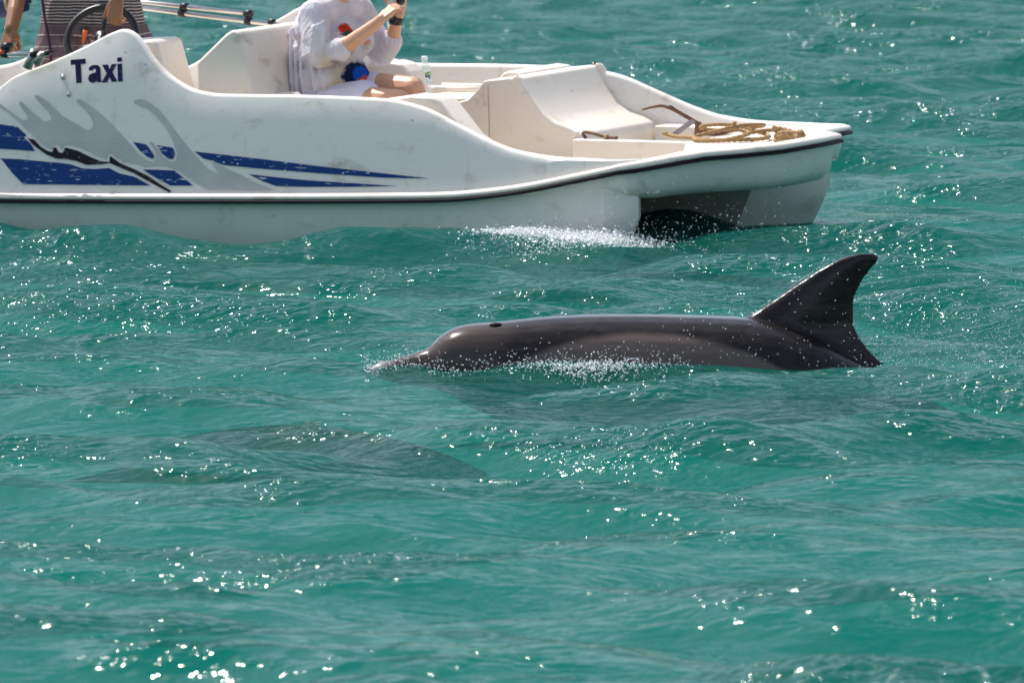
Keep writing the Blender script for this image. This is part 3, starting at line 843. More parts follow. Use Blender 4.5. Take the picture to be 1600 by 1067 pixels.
decal('letter', [[(-2.119, 0.853), (-2.084, 0.856), (-2.071, 0.832), (-2.061, 0.857), (-2.03, 0.86), (-2.052, 0.817), (-2.017, 0.77), (-2.052, 0.768), (-2.068, 0.793), (-2.08, 0.765), (-2.113, 0.763), (-2.087, 0.811)]], 'navyv')
decal('letter', [[(-2.026, 0.859), (-1.998, 0.862), (-1.985, 0.772), (-2.013, 0.77)], [(-2.031, 0.891), (-2.002, 0.894), (-1.999, 0.873), (-2.028, 0.87)]], 'navyv')

for (L, Z) in ((-2.355, .786), (-2.31, .699)):
    v0 = float(Vout(L, Z))
    tube('bolt_head', [(L, v0 + .002, Z), (L, v0 - .006, Z), (L, v0 - .010, Z)], [.014, .013, .006], 'steel', boat, seg=10)

# ------------------------------------------------------------------ organic bodies
class Flesh:
    """overlapping tapered limbs fused into one continuous surface"""
    def __init__(s): s.v, s.f = [], []
    def add(s, v, f):
        o = len(s.v); s.v += [tuple(q) for q in v]; s.f += [tuple(i + o for i in q) for q in f]
    def ball(s, c, r, rot=None, nu=14, nv=9):
        r = (r, r, r) if not hasattr(r, '__len__') else r
        c = Vector(c); vs_, fs = [], []
        for j in range(1, nv):
            p = math.pi * j / nv
            for i in range(nu):
                a = 2 * math.pi * i / nu
                q = Vector((r[0] * math.sin(p) * math.cos(a), r[1] * math.sin(p) * math.sin(a), r[2] * math.cos(p)))
                if rot is not None: q = rot @ q
                vs_.append(c + q)
        t_ = Vector((0, 0, r[2])); 
        if rot is not None: t_ = rot @ t_
        vs_ += [c + t_, c - t_]
        n = len(vs_)
        for j in range(nv - 2):
            for i in range(nu):
                fs.append((j * nu + i, (j + 1) * nu + i, (j + 1) * nu + (i + 1) % nu, j * nu + (i + 1) % nu))
        for i in range(nu):
            fs.append((n - 2, i, (i + 1) % nu)); fs.append((n - 1, (nv - 2) * nu + (i + 1) % nu, (nv - 2) * nu + i))
        s.add(vs_, fs)
    def limb(s, pts, rad, seg=12):
        for p, r in zip(pts, rad): s.ball(p, r, nu=seg, nv=8)
        for i in range(len(pts) - 1):
            a, b = Vector(pts[i]), Vector(pts[i + 1])
            v, f = tube_geo([a, b], [rad[i], rad[i + 1]], seg)
            s.add(v, f)
    def hand(s, w, f, n, thumb, curl=(.5, .7, .6), k=1.0, thumb_dir=None, spread=.06):
        """w wrist, f forward, n the way the palm faces, thumb = thumb side"""
        w = Vector(w); f = Vector(f).normalized(); n = Vector(n); n = (n - f * n.dot(f)).normalized()
        sd = f.cross(n).normalized()
        if sd.dot(Vector(thumb)) < 0: sd = -sd
        for o_ in (-.030, -.010, .010, .028):
            s.limb([w + sd * o_ * .55 * k, w + (f * .082 + sd * o_) * k], [.017 * k, .0125 * k], 10)
        lens = ((-.031, .032, .021, .018, .0078), (-.0105, .040, .026, .020, .0086), (.0105, .043, .028, .021, .0090), (.031, .038, .024, .019, .0088))
        for o_, a, b, c, r in lens:
            p = w + (f * .084 + sd * o_) * k
            ang_ = 0; pts = [p]; rr = [r * 1.12 * k]
            for ln, cu in zip((a, b, c), curl):
                ang_ += cu
                d = f * math.cos(ang_) + n * math.sin(ang_) + sd * o_ * spread * 10
                p = p + d.normalized() * ln * k
                pts.append(p); rr.append(r * k * (.96 if len(pts) < 4 else .82))
            s.limb(pts, rr, 8)
        td = Vector(thumb_dir).normalized() if thumb_dir is not None else (f * .65 + sd * .55 + n * .5).normalized()
        p0 = w + (f * .022 + sd * .024) * k
        p1 = p0 + (sd * .018 + f * .018 + n * .008) * k
        p2 = p1 + td * .036 * k
        p3 = p2 + (td * .8 + f * .2).normalized() * .030 * k
        s.limb([p0, p1, p2, p3], [.017 * k, .0145 * k, .0105 * k, .0088 * k], 8)
    def build(s, name, mat, parent, base, voxel=.007, smooth=4):
        o = mk(name, s.v, s.f, mat, parent, True, base)
        r = o.modifiers.new('fuse', 'REMESH'); r.mode = 'VOXEL'; r.voxel_size = voxel; r.use_smooth_shade = True
        if smooth:
            m = o.modifiers.new('soften', 'SMOOTH'); m.iterations = smooth; m.factor = .5
        return o

def head(F, c, fwd, up, k=1.0):
    """skull, jaw, nose, brow, ears and neck stub; returns eye and mouth points"""
    c = Vector(c); fwd = Vector(fwd).normalized(); up = Vector(up).normalized(); rt = fwd.cross(up).normalized()
    rot = Matrix((fwd, -rt, up)).transposed()
    F.ball(c + up * .02 * k, (.098 * k, .078 * k, .105 * k), rot, 18, 12)
    F.ball(c + fwd * .030 * k - up * .050 * k, (.066 * k, .058 * k, .062 * k), rot)
    F.ball(c + fwd * .062 * k - up * .092 * k, (.024 * k, .026 * k, .020 * k), rot)
    F.limb([c + fwd * .090 * k + up * .005 * k, c + fwd * .112 * k - up * .032 * k], [.010 * k, .014 * k], 8)
    for s2 in (-1, 1):
        F.ball(c + rt * s2 * .078 * k - up * .012 * k - fwd * .005 * k, (.018 * k, .009 * k, .030 * k), rot)
        F.ball(c + fwd * .070 * k + rt * s2 * .034 * k - up * .030 * k, (.024 * k, .022 * k, .020 * k), rot)
    F.limb([c + fwd * .088 * k + rt * .03 * k + up * .024 * k, c + fwd * .088 * k - rt * .03 * k + up * .024 * k], [.011 * k, .011 * k], 8)
    F.limb([c + fwd * .084 * k + rt * .018 * k - up * .062 * k, c + fwd * .084 * k - rt * .018 * k - up * .062 * k], [.010 * k, .010 * k], 8)
    eyes = [c + fwd * .086 * k + rt * s2 * .030 * k + up * .004 * k for s2 in (-1, 1)]
    return eyes, rot

# ------------------------------------------------------------------ seated passenger taking a picture
WB = (-1.19, .84, .50)
M['shirt'] = shirt_mat()
wo = root('person', WB, 'seated passenger in loose white shirt with bright bird print holding up a camera', 'person')
Fb = Flesh()
Fb.ball((-1.19, .84, .62), (.17, .18, .12)); Fb.limb([(-1.19, .84, .66), (-1.19, .84, .85), (-1.18, .84, 1.00)], [.14, .12, .10])
Fb.limb([(-1.14, .72, 1.07), (-1.13, .97, 1.07)], [.055, .055])
Fb.limb([(-1.15, .84, 1.08), (-1.12, .84, 1.17), (-1.10, .84, 1.22)], [.066, .056, .055])
eyes, hrot = head(Fb, (-1.075, .84, 1.315), (1, -.06, -.04), (.04, 0, 1), .97)
# near arm (sleeve to mid forearm), far arm
Fb.limb([(-1.13, .655, 1.09), (-1.085, .60, .895), (-.93, .625, .945), (-.80, .68, 1.045), (-.772, .69, 1.07)], [.050, .046, .041, .030, .027])
Fb.limb([(-1.10, 1.03, 1.09), (-1.00, 1.07, .87), (-.925, 1.05, .935), (-.878, 1.02, 1.035), (-.870, 1.015, 1.06)], [.050, .046, .042, .029, .027])
Fb.hand((-.772, .69, 1.068), (.50, .45, .60), (.35, .75, -.2), (-.2, .1, 1), (.55, .9, .7), .95)
Fb.hand((-.870, 1.015, 1.058), (.32, -.15, .92), (.2, -.95, -.1), (-.9, -.1, .2), (.45, .85, .6), .95)
# thighs, knees, shins, feet
Fb.limb([(-1.14, .73, .60), (-.90, .69, .640), (-.66, .66, .645)], [.098, .086, .064])
Fb.limb([(-.66, .66, .645), (-.60, .67, .47), (-.63, .68, .33)], [.060, .056, .038])
Fb.limb([(-1.12, .95, .61), (-.93, .93, .685), (-.72, .90, .690)], [.098, .086, .066])
Fb.limb([(-.72, .90, .690), (-.62, .90, .49), (-.63, .90, .33)], [.060, .056, .038])
for v in (.68, .90):
    Fb.limb([(-.65, v, .30), (-.55, v, .295), (-.45, v, .285)], [.036, .034, .026])
Fb.build('body', 'skin_f', wo, WB, .0046, 2)
for e in eyes:
    E2 = Flesh(); E2.ball(e, .011); mk('eye', E2.v, E2.f, 'eye', wo, True, WB)
Hh = Flesh()
Hh.ball((-1.095, .84, 1.355), (.108, .090, .098), hrot); Hh.limb([(-1.15, .84, 1.33), (-1.18, .84, 1.24), (-1.19, .84, 1.17)], [.075, .06, .035])
Hh.build('hair', 'hair', wo, WB, .008, 3)
# shirt: full body and wide three-quarter sleeves
S = Flesh()
S.ball((-1.205, .84, .63), (.235, .205, .13), nu=20)
S.ball((-1.175, .84, .74), (.215, .195, .16), nu=20)
S.ball((-1.19, .84, .88), (.190, .180, .18), nu=20)
S.ball((-1.20, .84, 1.00), (.170, .180, .14), nu=20)
S.ball((-1.08, .76, .94), (.105, .09, .10)); S.ball((-1.07, .92, .94), (.105, .09, .10))
S.limb([(-1.155, .66, 1.085), (-1.15, .84, 1.11), (-1.12, 1.03, 1.085)], [.084, .084, .082])
S.limb([(-1.16, .66, 1.07), (-1.12, .61, .97), (-1.09, .595, .885)], [.086, .074, .070])
S.limb([(-1.09, .595, .885), (-1.03, .605, .897), (-.985, .612, .910)], [.070, .068, .066])
S.limb([(-1.12, 1.03, 1.07), (-1.06, 1.06, .96), (-1.005, 1.075, .865)], [.094, .082, .074])
S.limb([(-1.005, 1.075, .865), (-.955, 1.062, .905), (-.935, 1.055, .925)], [.072, .066, .062])
for k in range(26):           # soft hanging folds
    a = random.uniform(math.pi * .45, math.pi * 1.75)
    x0, y0 = -1.19 + .2 * math.cos(a), .84 + .19 * math.sin(a)
    x1, y1 = -1.20 + .238 * math.cos(a + .25), .84 + .205 * math.sin(a + .25)
    z0 = random.uniform(.85, 1.02)
    S.limb([(x0, y0, z0), ((x0 + x1) / 2, (y0 + y1) / 2, z0 - .13), (x1, y1, z0 - .28)], [.006, .012, .008], 8)
for k in range(7):            # creases round the near sleeve
    z0 = .90 + .022 * k
    S.limb([(-1.19 - .002 * k, .565 + .006 * k, z0 - .03), (-1.10, .520 + .006 * k, z0), (-1.03, .555, z0 + .035)], [.006, .011, .006], 8)
shirt = S.build('shirt', 'shirt', wo, WB, .0078, 2)
# white shorts
Sh = Flesh()
Sh.limb([(-1.12, .73, .61), (-.90, .70, .650)], [.115, .104]); Sh.limb([(-1.10, .95, .62), (-.97, .93, .675)], [.115, .104])
Sh.build('shorts', simple('white_shorts', (.66, .62, .72), .85, bump=.01, bscale=14), wo, WB, .009, 2)
# wristwatch
wp = [Vector((-.872, 1.016, 1.052)) + (Vector((1, .1, -.3)).normalized() * math.cos(a) + Vector((0, 1, .15)).normalized() * math.sin(a)) * .034 for a in np.linspace(0, 2 * math.pi, 25)]
tube('watch', [(-.885, 1.02, 1.020), (-.880, 1.018, 1.038), (-.876, 1.016, 1.056)], [.0345, .0355, .0345], 'strap', wo, WB, seg=20)
tube('watch_case', [(-.868, .977, 1.040), (-.866, .966, 1.042)], [.020, .018], 'strap', wo, WB, seg=14)

# compact camera in the raised hands
CB = (-.79, .86, 1.115)
cr = root('compact_camera', CB, 'small silver camera held up in the seated passenger\'s hands', 'camera')
def cbox(name, c, s2, mat, bw=.004):
    c = Vector(c)
    v = [(c.x + a * s2[0], c.y + b * s2[1], c.z + d * s2[2]) for a in (-1, 1) for b in (-1, 1) for d in (-1, 1)]
    f = [(0, 1, 3, 2), (4, 6, 7, 5), (0, 4, 5, 1), (2, 3, 7, 6), (0, 2, 6, 4), (1, 5, 7, 3)]
    return bev(mk(name, v, f, mat, cr, False, CB), bw)
cbox('camera_body', (-.78, .86, 1.150), (.015, .068, .036), 'silver', .006)
cbox('display', (-.797, .85, 1.150), (.0016, .042, .026), 'black', .001)
tube('lens', [(-.766, .86, 1.152), (-.742, .86, 1.152)], [.026, .023], 'black', cr, CB, seg=18)
tube('shutter_button', [(-.78, .815, 1.184), (-.78, .815, 1.192)], .008, 'silver', cr, CB, seg=10)
cbox('grip', (-.778, .797, 1.150), (.017, .007, .030), 'silver', .003)

# ------------------------------------------------------------------ water bottle
BB = (-1.165, 1.78, .577)
bt = root('water_bottle', BB, 'clear plastic water bottle with blue and green label on the seat', 'bottle')
def lathe(name, prof, mat, parent, base, seg=24, ctr=None):
    ctr = ctr or base
    vs_, fs = [], []
    for r, z in prof:
        for k in range(seg):
            a = 2 * math.pi * k / seg
            vs_.append((ctr[0] + r * math.cos(a), ctr[1] + r * math.sin(a), ctr[2] + z))
    for i in range(len(prof) - 1):
        for k in range(seg):
            fs.append((i * seg + k, i * seg + (k + 1) % seg, (i + 1) * seg + (k + 1) % seg, (i + 1) * seg + k))
    fs.append(tuple(range(seg))[::-1]); fs.append(tuple(range((len(prof) - 1) * seg, len(prof) * seg)))
    return mk(name, vs_, fs, mat, parent, True, base)
lathe('bottle_body', [(.026, .002), (.031, .008), (.032, .05), (.030, .056), (.032, .062), (.032, .135), (.030, .15), (.022, .170), (.0135, .183), (.0135, .192)], 'bottle', bt, BB)
lathe('bottle_label', [(.0326, .068), (.0326, .128)], 'label', bt, BB)
lathe('bottle_cap', [(.0155, .190), (.016, .193), (.016, .206), (.0145, .209)], 'cap', bt, BB, 20)

# ------------------------------------------------------------------ helmsman
MB_ = (-2.60, .80, .262)
mn = root('person', MB_, 'standing helmsman in grey striped board shorts with one hand on the wheel', 'person')
Fm = Flesh()
Fm.ball((-2.60, .80, 1.13), (.17, .12, .13)); Fm.limb([(-2.60, .80, 1.15), (-2.60, .78, 1.35), (-2.60, .76, 1.55)], [.145, .15, .17])
Fm.limb([(-2.79, .76, 1.64), (-2.41, .76, 1.64)], [.085, .085])
Fm.limb([(-2.60, .76, 1.66), (-2.60, .74, 1.78)], [.068, .062])
meyes, mrot = head(Fm, (-2.60, .72, 1.88), (.35, -1, -.12), (0, -.05, 1))
for L0, V0 in ((-2.77, .77), (-2.43, .82)):
    sg = -1 if L0 < -2.6 else 1
    Fm.limb([(-2.60 + sg * .10, .80, 1.08), (L0, V0 - .02, .72), (L0 + sg * .02, V0 + .02, .33)], [.105, .064, .046])
    Fm.limb([(L0 + sg * .02, V0 + .03, .30), (L0 + sg * .04, V0 - .08, .295), (L0 + sg * .05, V0 - .16, .285)], [.045, .038, .028])
# image-left arm down to the frame mount
Fm.limb([(-2.84, .74, 1.62), (-2.90, .60, 1.36), (-2.79, .34, 1.10), (-2.77, .27, 1.02)], [.068, .052, .042, .036])
Fm.hand((-2.77, .27, 1.02), (-.02, -.45, -.90), (.15, .9, -.25), (1, 0, 0), (1.15, 1.3, .9), 1.12, thumb_dir=(-.1, .5, -.8))
# image-right arm to the wheel rim
Fm.limb([(-2.36, .74, 1.62), (-2.16, .62, 1.38), (-2.165, .42, 1.215), (-2.168, .375, 1.185)], [.068, .052, .042, .035])
Fm.hand((-2.170, .365, 1.175), (-.10, -.22, -.97), (-.05, .95, -.2), (-1, 0, -.2), (.8, 1.2, .8), 1.12)
Fm.build('body', 'skin_m', mn, MB_, .0046, 2)
for e in meyes:
    E2 = Flesh(); E2.ball(e, .011); mk('eye', E2.v, E2.f, 'eye', mn, True, MB_)
Hm = Flesh(); Hm.ball((-2.605, .735, 1.92), (.106, .086, .098), mrot); Hm.build('hair', 'hair', mn, MB_, .009, 3)
T_ = Flesh()
T_.limb([(-2.60, .80, 1.24), (-2.60, .78, 1.42), (-2.60, .76, 1.56)], [.165, .17, .18]); T_.limb([(-2.80, .76, 1.645), (-2.40, .76, 1.645)], [.095, .095])
T_.limb([(-2.83, .75, 1.63), (-2.88, .66, 1.46)], [.095, .088]); T_.limb([(-2.37, .75, 1.63), (-2.24, .67, 1.47)], [.095, .088])
T_.build('shirt', 'tee', mn, MB_, .011, 3)
Sm = Flesh()
Sm.ball((-2.59, .80, 1.16), (.245, .15, .15), nu=20)
Sm.ball((-2.59, .80, 1.06), (.27, .15, .14), nu=20)
for L0, V0 in ((-2.79, .76), (-2.385, .82)):
    sg = -1 if L0 < -2.6 else 1
    Sm.limb([(-2.60 + sg * .13, .79, 1.12), (-2.60 + sg * .16, .79, .98), (L0 + sg * .00, V0, .87), (L0 + sg * .005, V0, .80)], [.15, .148, .138, .138])
for k in range(14):
    L0 = random.uniform(-2.80, -2.40); z0 = random.uniform(.92, 1.12)
    Sm.limb([(L0, .655, z0), (L0 + .03, .645, z0 - .10)], [.008, .012], 8)
M['shorts'] = shorts_mat()
Sm.build('shorts', 'shorts', mn, MB_, .0085, 3)
tube('drawstring', spline([(-2.79, .60, 1.16), (-2.775, .60, 1.05), (-2.755, .598, .95), (-2.745, .60, .86), (-2.75, .605, .80)], 6), [.0075] * 25, simple('purple_cord', (.06, .012, .05), .7), mn, MB_, seg=8)

# ------------------------------------------------------------------ anchor and rope on the foredeck
AB = (.55, 1.42, ZD + .006)
an = root('anchor', AB, 'small weathered iron anchor leaning on the foredeck beside the rope', 'anchor')
z0 = ZD + .006
def plate(name, pts, thick, mat, nrm):
    n = Vector(nrm).normalized() * thick / 2
    P = [Vector(p) for p in pts]; k = len(P)
    v = [p + n for p in P] + [p - n for p in P]
    f = [tuple(range(k)), tuple(range(k, 2 * k))[::-1]] + [(i, (i + 1) % k, k + (i + 1) % k, k + i) for i in range(k)]
    return bev(mk(name, v, f, mat, an, False, AB), .002, 2)
plate('shank', [(.50, 1.40, z0 + .002), (.555, 1.40, z0 + .002), (.665, 1.41, .510), (.640, 1.41, .525)], .016, 'galv', (0, 1, .1))
plate('shank', [(.63, 1.46, z0 + .002), (.67, 1.46, z0 + .002), (.680, 1.43, .505), (.655, 1.43, .515)], .016, 'rust', (.3, 1, .1))
arm = spline([(.70, 1.43, .455), (.665, 1.42, .500), (.59, 1.40, .548), (.50, 1.38, .588), (.44, 1.36, .585), (.39, 1.34, .572)], 6)
tube('fluke_arm', arm, list(np.linspace(.013, .006, len(arm))), 'rust', an, AB, seg=10)
plate('fluke', [(.635, 1.405, .520), (.60, 1.41, .528), (.53, 1.40, .572), (.515, 1.39, .590), (.535, 1.385, .592), (.60, 1.39, .552)], .008, 'rust', (.45, -.6, .65))
arm2 = spline([(.695, 1.43, .45), (.73, 1.48, z0 + .012), (.75, 1.56, z0 + .010), (.74, 1.66, z0 + .014)], 6)
tube('fluke_arm', arm2, list(np.linspace(.013, .006, len(arm2))), 'rust', an, AB, seg=10)

HB = (.13, 1.33, ZD)
hk = root('iron_hook', HB, 'rusty bent iron rod lying by the front of the forward seat', 'hook')
tube('rod', spline([(.105, 1.25, ZD + .002), (.09, 1.245, ZD + .022), (.105, 1.24, ZD + .034), (.16, 1.235, ZD + .028), (.235, 1.232, ZD + .012), (.30, 1.23, ZD + .010)], 8), .0085, 'rust', hk, HB)
tube('lashing', [(.225, 1.232, ZD + .014), (.245, 1.232, ZD + .012)], .013, 'rope', hk, HB)

RB = (.95, 1.3, ZD + .006)
rp = root('rope', RB, 'tan twisted rope heaped in loose loops on the white foredeck', 'rope')
z1 = ZD + .006 + .013
ctrl = [(.50, 1.36, z1 + .01), (.60, 1.30, z1), (.72, 1.22, z1 + .004), (.88, 1.16, z1), (1.02, 1.20, z1), (1.14, 1.26, z1 + .004), (1.10, 1.38, z1 + .010), (.98, 1.42, z1 + .030), (.86, 1.38, z1 + .058),
        (.74, 1.36, z1 + .052), (.70, 1.42, z1 + .030), (.76, 1.56, z1 + .010), (.92, 1.62, z1 + .030), (1.00, 1.50, z1 + .050), (.95, 1.36, z1 + .056), (.84, 1.28, z1 + .030), (.76, 1.22, z1 + .006),
        (.84, 1.12, z1), (.98, 1.12, z1 + .004), (1.06, 1.20, z1 + .022), (1.03, 1.30, z1 + .030), (.94, 1.33, z1 + .046), (.935, 1.33, z1 + .080)]
rpath = spline(ctrl, 14)
tube('coil', rpath, .0098, 'rope', rp, RB, seg=12, lobes=3, twist=70)
ctrl2 = [(1.00, 1.30, z1 + .020), (1.06, 1.38, z1 + .030), (1.10, 1.44, z1 + .030), (1.14, 1.46, z1 + .026)]
tube('rope_end', spline(ctrl2, 12), .0098, 'rope', rp, RB, seg=12, lobes=3, twist=70)
for j, (dz, r0) in enumerate(((0, .052), (.020, .050), (.036, .044))):
    cpts = [(1.285 + 1.5 * r0 * math.cos(a), 1.27 + r0 * math.sin(a) * .9, z1 + dz + .004 * math.sin(3 * a)) for a in np.linspace(0, 2 * math.pi, 40)]
    tube('cleat_turn', cpts, .0125, 'rope', rp, RB, seg=12, lobes=3, twist=70)
tube('rope_end', spline([(1.20, 1.24, z1 + .060), (1.25, 1.26, z1 + .052), (1.31, 1.25, z1 + .040), (1.36, 1.22, z1 + .012)], 10), .0125, 'rope', rp, RB, seg=12, lobes=3, twist=70)

# ------------------------------------------------------------------ dolphins
DX = [0, .04, .10, .16, .21, .245, .28, .33, .40, .50, .60, .71, .84, .97, 1.13, 1.30, 1.52, 1.75, 1.95, 2.15, 2.4, 2.65, 2.9, 3.05, 3.16]
DTOP = [.030, .052, .066, .082, .098, .112, .148, .182, .203, .210, .219, .230, .236, .238, .236, .231, .220, .165, .060, -.05, -.18, -.30, -.40, -.45, -.48]
DTH = [.012, .062, .092, .120, .142, .162, .208, .262, .325, .382, .425, .462, .495, .522, .542, .552, .540, .490, .42, .345, .262, .188, .122, .09, .05]
DWD = [.006, .030, .042, .052, .062, .075, .100, .128, .156, .184, .206, .226, .244, .256, .264, .266, .256, .226, .188, .148, .106, .068, .042, .036, .03]
def dolphin_mesh(name, parent, bend=0.0):
    F = Flesh()
    nseg = 28
    ft, fh, fw = smooth_interp(DX, DTOP), smooth_interp(DX, DTH), smooth_interp(DX, DWD)
    vs_, fs = [], []
    xs = np.concatenate([np.linspace(0, .45, 22)[:-1], np.linspace(.45, 3.16, 46)])
    for x in xs:
        top, th, w = float(ft(x)), float(fh(x)), float(fw(x))
        c = top - th / 2
        for k in range(nseg):
            a = 2 * math.pi * k / nseg
            ca, sa = math.cos(a), math.sin(a)
            vs_.append((x, w * math.copysign(abs(ca) ** .92, ca), c + th / 2 * math.copysign(abs(sa) ** .92, sa)))
    for i in range(len(xs) - 1):
        for k in range(nseg):
            fs.append((i * nseg + k, i * nseg + (k + 1) % nseg, (i + 1) * nseg + (k + 1) % nseg, (i + 1) * nseg + k))
    fs.append(tuple(range(nseg))[::-1]); fs.append(tuple(range((len(xs) - 1) * nseg, len(xs) * nseg)))
    F.add(vs_, fs)
    # blade with airfoil section: list of (leading point, trailing point, half thickness)
    def blade(secs, nax):
        vs2, fs2 = [], []
        m = 16
        for a, b, t_ in secs:
            a, b = Vector(a), Vector(b); ch = b - a
            for k in range(m):
                u = k / m * 2 * math.pi
                s2 = (1 - math.cos(u)) / 2
                th = t_ * math.sin(u) * (1 - .55 * s2) * 1.25
                vs2.append(a + ch * s2 + Vector(nax) * th)
        for i in range(len(secs) - 1):
            for k in range(m):
                fs2.append((i * m + k, i * m + (k + 1) % m, (i + 1) * m + (k + 1) % m, (i + 1) * m + k))
        fs2.append(tuple(range(m))[::-1]); fs2.append(tuple(range((len(secs) - 1) * m, len(secs) * m)))
        F.add(vs2, fs2)
    lead = smooth_interp([.06, .17, .20, .225, .255, .30, .365, .42, .455, .472], [1.30, 1.42, 1.475, 1.535, 1.585, 1.655, 1.755, 1.845, 1.92, 1.99])
    trail = smooth_interp([.02, .06, .13, .20, .27, .34, .39, .42, .445, .462, .472], [2.10, 2.055, 1.995, 1.966, 1.965, 1.990, 2.022, 2.052, 2.066, 2.066, 2.045])
    blade([((float(lead(z)), 0, z), (float(trail(z)), 0, z), .066 * (1 - (z - .02) / .56) + .004) for z in np.concatenate([np.linspace(.02, .44, 22), [.452, .462, .470]])], (0, 1, 0))
    for s2 in (-1, 1):     # flippers and flukes
        blade([((.66, s2 * .17, -.10), (.86, s2 * .17, -.12), .03), ((.74, s2 * .27, -.22), (.90, s2 * .25, -.23), .022), ((.86, s2 * .36, -.32), (.97, s2 * .34, -.325), .014), ((.97, s2 * .41, -.38), (1.00, s2 * .405, -.382), .006)], (0, .6, .8))
        blade([((2.96, 0, -.43), (3.17, 0, -.50), .022), ((3.06, s2 * .12, -.465), (3.18, s2 * .10, -.51), .018), ((3.17, s2 * .24, -.50), (3.24, s2 * .22, -.525), .012), ((3.27, s2 * .33, -.53), (3.285, s2 * .33, -.535), .005)], (0, 0, 1))
    if bend:
        F.v = [(x, y + bend * max(0, x - .6) ** 2, z) for x, y, z in F.v]
    o = mk(name, F.v, F.f, 'dolphin', parent, True)
    r = o.modifiers.new('fuse', 'REMESH'); r.mode = 'VOXEL'; r.voxel_size = .0085; r.use_smooth_shade = True
    m = o.modifiers.new('soften', 'SMOOTH'); m.iterations = 9; m.factor = .5
    return o

dol = bpy.data.objects.new('dolphin', None); col.objects.link(dol)
dol.location = (DT[0], DT[1], 0); dol.rotation_euler = (0, 0, DY)
tag(dol, 'dark grey dolphin surfacing with its tall dorsal fin and back clear of the water', 'dolphin')
dolphin_mesh('body', dol)
bh = Flesh(); bh.ball((.505, -.055, .2025), (.027, .019, .0105)); mk('blowhole', bh.v, bh.f, 'rubber', dol, True)
for s2 in (-1, 1):
    ey = Flesh(); ey.ball((.37, s2 * .142, .03), .014); mk('eye', ey.v, ey.f, 'eye', dol, True)

dl2 = bpy.data.objects.new('dolphin', None); col.objects.link(dl2)
dl2.location = (-1.72, 33.0, -.30); dl2.rotation_euler = (R(-78), 0, R(14))
tag(dl2, 'second dolphin wholly under the surface, only a dim dark shape', 'dolphin')
d2b = dolphin_mesh('body', dl2, .17)
d2b.data.materials[0] = simple('submerged_skin', (.03, .022, .024), .9, spec=0.0)

# ------------------------------------------------------------------ white water and flying drops
_ico = None
def drops(name, P, Rr, mat, label, cat):
    """many tiny water beads in one mesh"""
    t_ = (1 + 5 ** .5) / 2
    bv = np.array([(-1, t_, 0), (1, t_, 0), (-1, -t_, 0), (1, -t_, 0), (0, -1, t_), (0, 1, t_), (0, -1, -t_), (0, 1, -t_), (t_, 0, -1), (t_, 0, 1), (-t_, 0, -1), (-t_, 0, 1)], float)
    bv /= np.linalg.norm(bv[0])
    bf = np.array([(0, 11, 5), (0, 5, 1), (0, 1, 7), (0, 7, 10), (0, 10, 11), (1, 5, 9), (5, 11, 4), (11, 10, 2), (10, 7, 6), (7, 1, 8), (3, 9, 4), (3, 4, 2), (3, 2, 6), (3, 6, 8), (3, 8, 9), (4, 9, 5), (2, 4, 11), (6, 2, 10), (8, 6, 7), (9, 8, 1)])
    P = np.asarray(P, float); Rr = np.asarray(Rr, float)
    n = len(P)
    q = rng.normal(size=(n, 4)); q /= np.linalg.norm(q, axis=1)[:, None]
    w, x, y, z = q.T
    Rm = np.stack([1 - 2 * (y * y + z * z), 2 * (x * y - z * w), 2 * (x * z + y * w), 2 * (x * y + z * w), 1 - 2 * (x * x + z * z), 2 * (y * z - x * w), 2 * (x * z - y * w), 2 * (y * z + x * w), 1 - 2 * (x * x + y * y)], 1).reshape(n, 3, 3)
    st_ = rng.uniform(.7, 1.5, (n, 1, 3))
    co = np.einsum('nij,nkj->nki', Rm, bv[None] * st_) * Rr[:, None, None] + P[:, None, :]
    fc = (bf[None] + 12 * np.arange(n)[:, None, None]).reshape(-1, 3)
    me = bpy.data.meshes.new(name)
    me.vertices.add(n * 12); me.vertices.foreach_set('co', co.astype(np.float32).ravel())
    me.loops.add(fc.size); me.loops.foreach_set('vertex_index', fc.astype(np.int32).ravel())
    me.polygons.add(len(fc)); me.polygons.foreach_set('loop_start', (np.arange(len(fc)) * 3).astype(np.int32))
    me.polygons.foreach_set('use_smooth', np.ones(len(fc), bool))
    me.update(calc_edges=True)
    me.materials.append(M[mat])
    o = bpy.data.objects.new(name, me); col.objects.link(o)
    tag(o, label, cat, kind='stuff')
    return o

def surf(x, y): return wz(x, y)[0]
def b2w(L, V):
    return BO.x + BU.x * L + .5 * V, BO.y + BU.y * L + .8660254 * V

# bow wave foam along the near hull
n = 14000
clus = rng.choice(26, n)
cL = rng.uniform(.10, 1.25, 26); cL[:19] = rng.uniform(.58, 1.34, 19)
L_ = cL[clus] + rng.normal(0, .055, n)
wid = np.where(L_ > .45, .34, .10)
V_ = -.02 - np.abs(rng.normal(0, 1, n)) * wid * np.clip(1.35 - np.abs(L_ - .95), .3, 1)
x_, y_ = b2w(L_, V_)
hgt = np.where((L_ > .4) & (L_ < 1.42), .026, .008)
z_ = surf(x_, y_) + rng.exponential(1, n) * hgt * np.exp(-(np.abs(V_) / .5)) * .5
ok = (L_ > -.9) & (L_ < 1.42)
drops('bow_wave_foam', np.stack([x_, y_, z_], 1)[ok], np.clip(.0011 * np.exp(rng.normal(.55, .55, n)), .0008, .009)[ok], 'foam', 'white foam of the bow wave along the near hull', 'foam')
# spray under the bow and in the tunnel
n = 900
L_ = rng.uniform(.75, 1.7, n); V_ = rng.uniform(-.5, 2.4, n)
x_, y_ = b2w(L_, V_)
z_ = surf(x_, y_) + rng.exponential(.07, n)
drops('bow_spray', np.stack([x_, y_, z_], 1), rng.uniform(.0015, .0038, n), 'drop', 'fine spray flying under the bow between the hulls', 'spray')
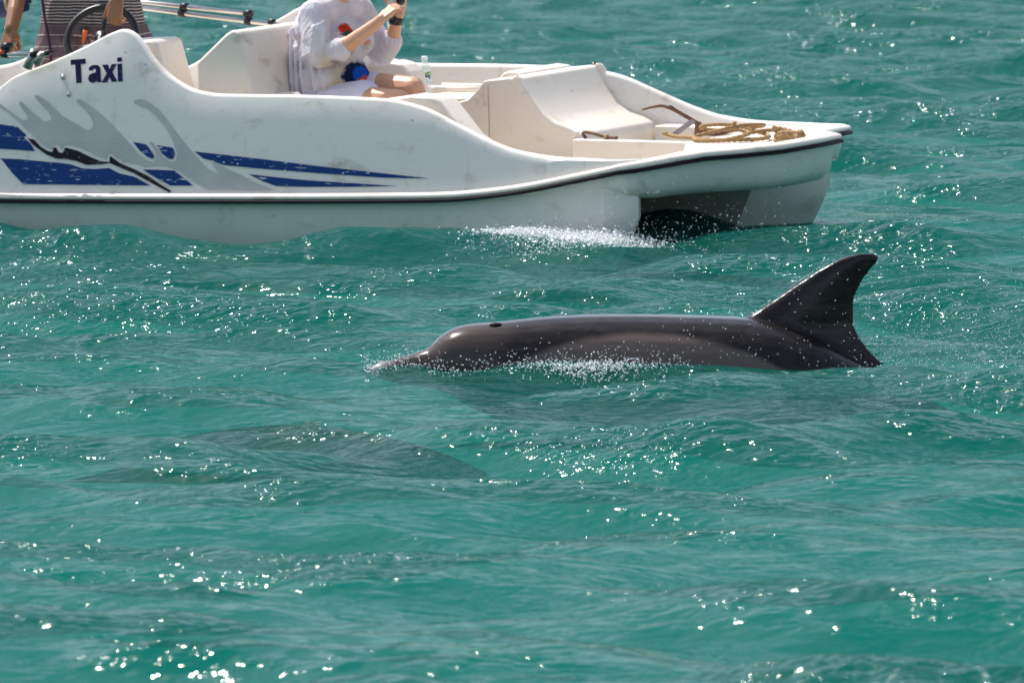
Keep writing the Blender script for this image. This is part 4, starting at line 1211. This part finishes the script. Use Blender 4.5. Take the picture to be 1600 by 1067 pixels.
# splash round the dolphin's snout and along its flank
def d2w(a, b): return DT[0] + a * math.cos(DY) - b * math.sin(DY), DT[1] + a * math.sin(DY) + b * math.cos(DY)
na, nb_, nc_ = 620, 480, 900
a_ = np.concatenate([rng.uniform(-.02, .36, na), rng.uniform(.2, 1.25, nb_), rng.normal(.83, .13, nc_)])
b_ = np.concatenate([rng.normal(-.04, .06, na), -.22 - np.abs(rng.normal(0, .10, nb_)), -.32 - np.abs(rng.normal(0, .07, nc_))])
x_, y_ = d2w(a_, b_)
lift = np.concatenate([rng.exponential(.020, na), rng.exponential(.022, nb_), rng.exponential(.008, nc_)])
z_ = surf(x_, y_) + lift
drops('snout_splash', np.stack([x_, y_, z_], 1), np.concatenate([rng.uniform(.0012, .0030, na), rng.uniform(.0010, .0028, nb_), rng.uniform(.0012, .0034, nc_)]), 'foam', 'white splash round the snout and flank of the surfacing dolphin', 'splash')
# drops thrown up round the dorsal fin
n = 620
a_ = rng.uniform(1.15, 2.6, n); b_ = rng.uniform(-.45, .10, n)
x_, y_ = d2w(a_, b_)
z_ = np.abs(rng.normal(0, .20, n)) + surf(x_, y_)
n2 = 750
a2 = rng.uniform(1.95, 2.9, n2); b2 = rng.normal(.05, .2, n2); x2, y2 = d2w(a2, b2)
z2 = surf(x2, y2) + rng.exponential(.085, n2)
drops('fin_spray', np.concatenate([np.stack([x_, y_, z_], 1), np.stack([x2, y2, z2], 1)]), rng.uniform(.0010, .0024, n + n2), 'foam', 'scattered bright drops flying round the dorsal fin', 'spray')
# beads of water running down the fin's leading edge
n = 46
zf = np.concatenate([rng.normal(.262, .012, 14), rng.normal(.375, .022, 32)])
lead = smooth_interp([.20, .225, .255, .30, .365, .42, .455], [1.475, 1.535, 1.585, 1.655, 1.755, 1.845, 1.92])
xf = lead(zf) - .002
wx, wy = d2w(xf, rng.normal(0, .006, n))
drops('fin_beads', np.stack([wx, wy, zf + .004], 1), rng.uniform(.0015, .0036, n), 'drop', 'water beads along the leading edge of the dorsal fin', 'drops')
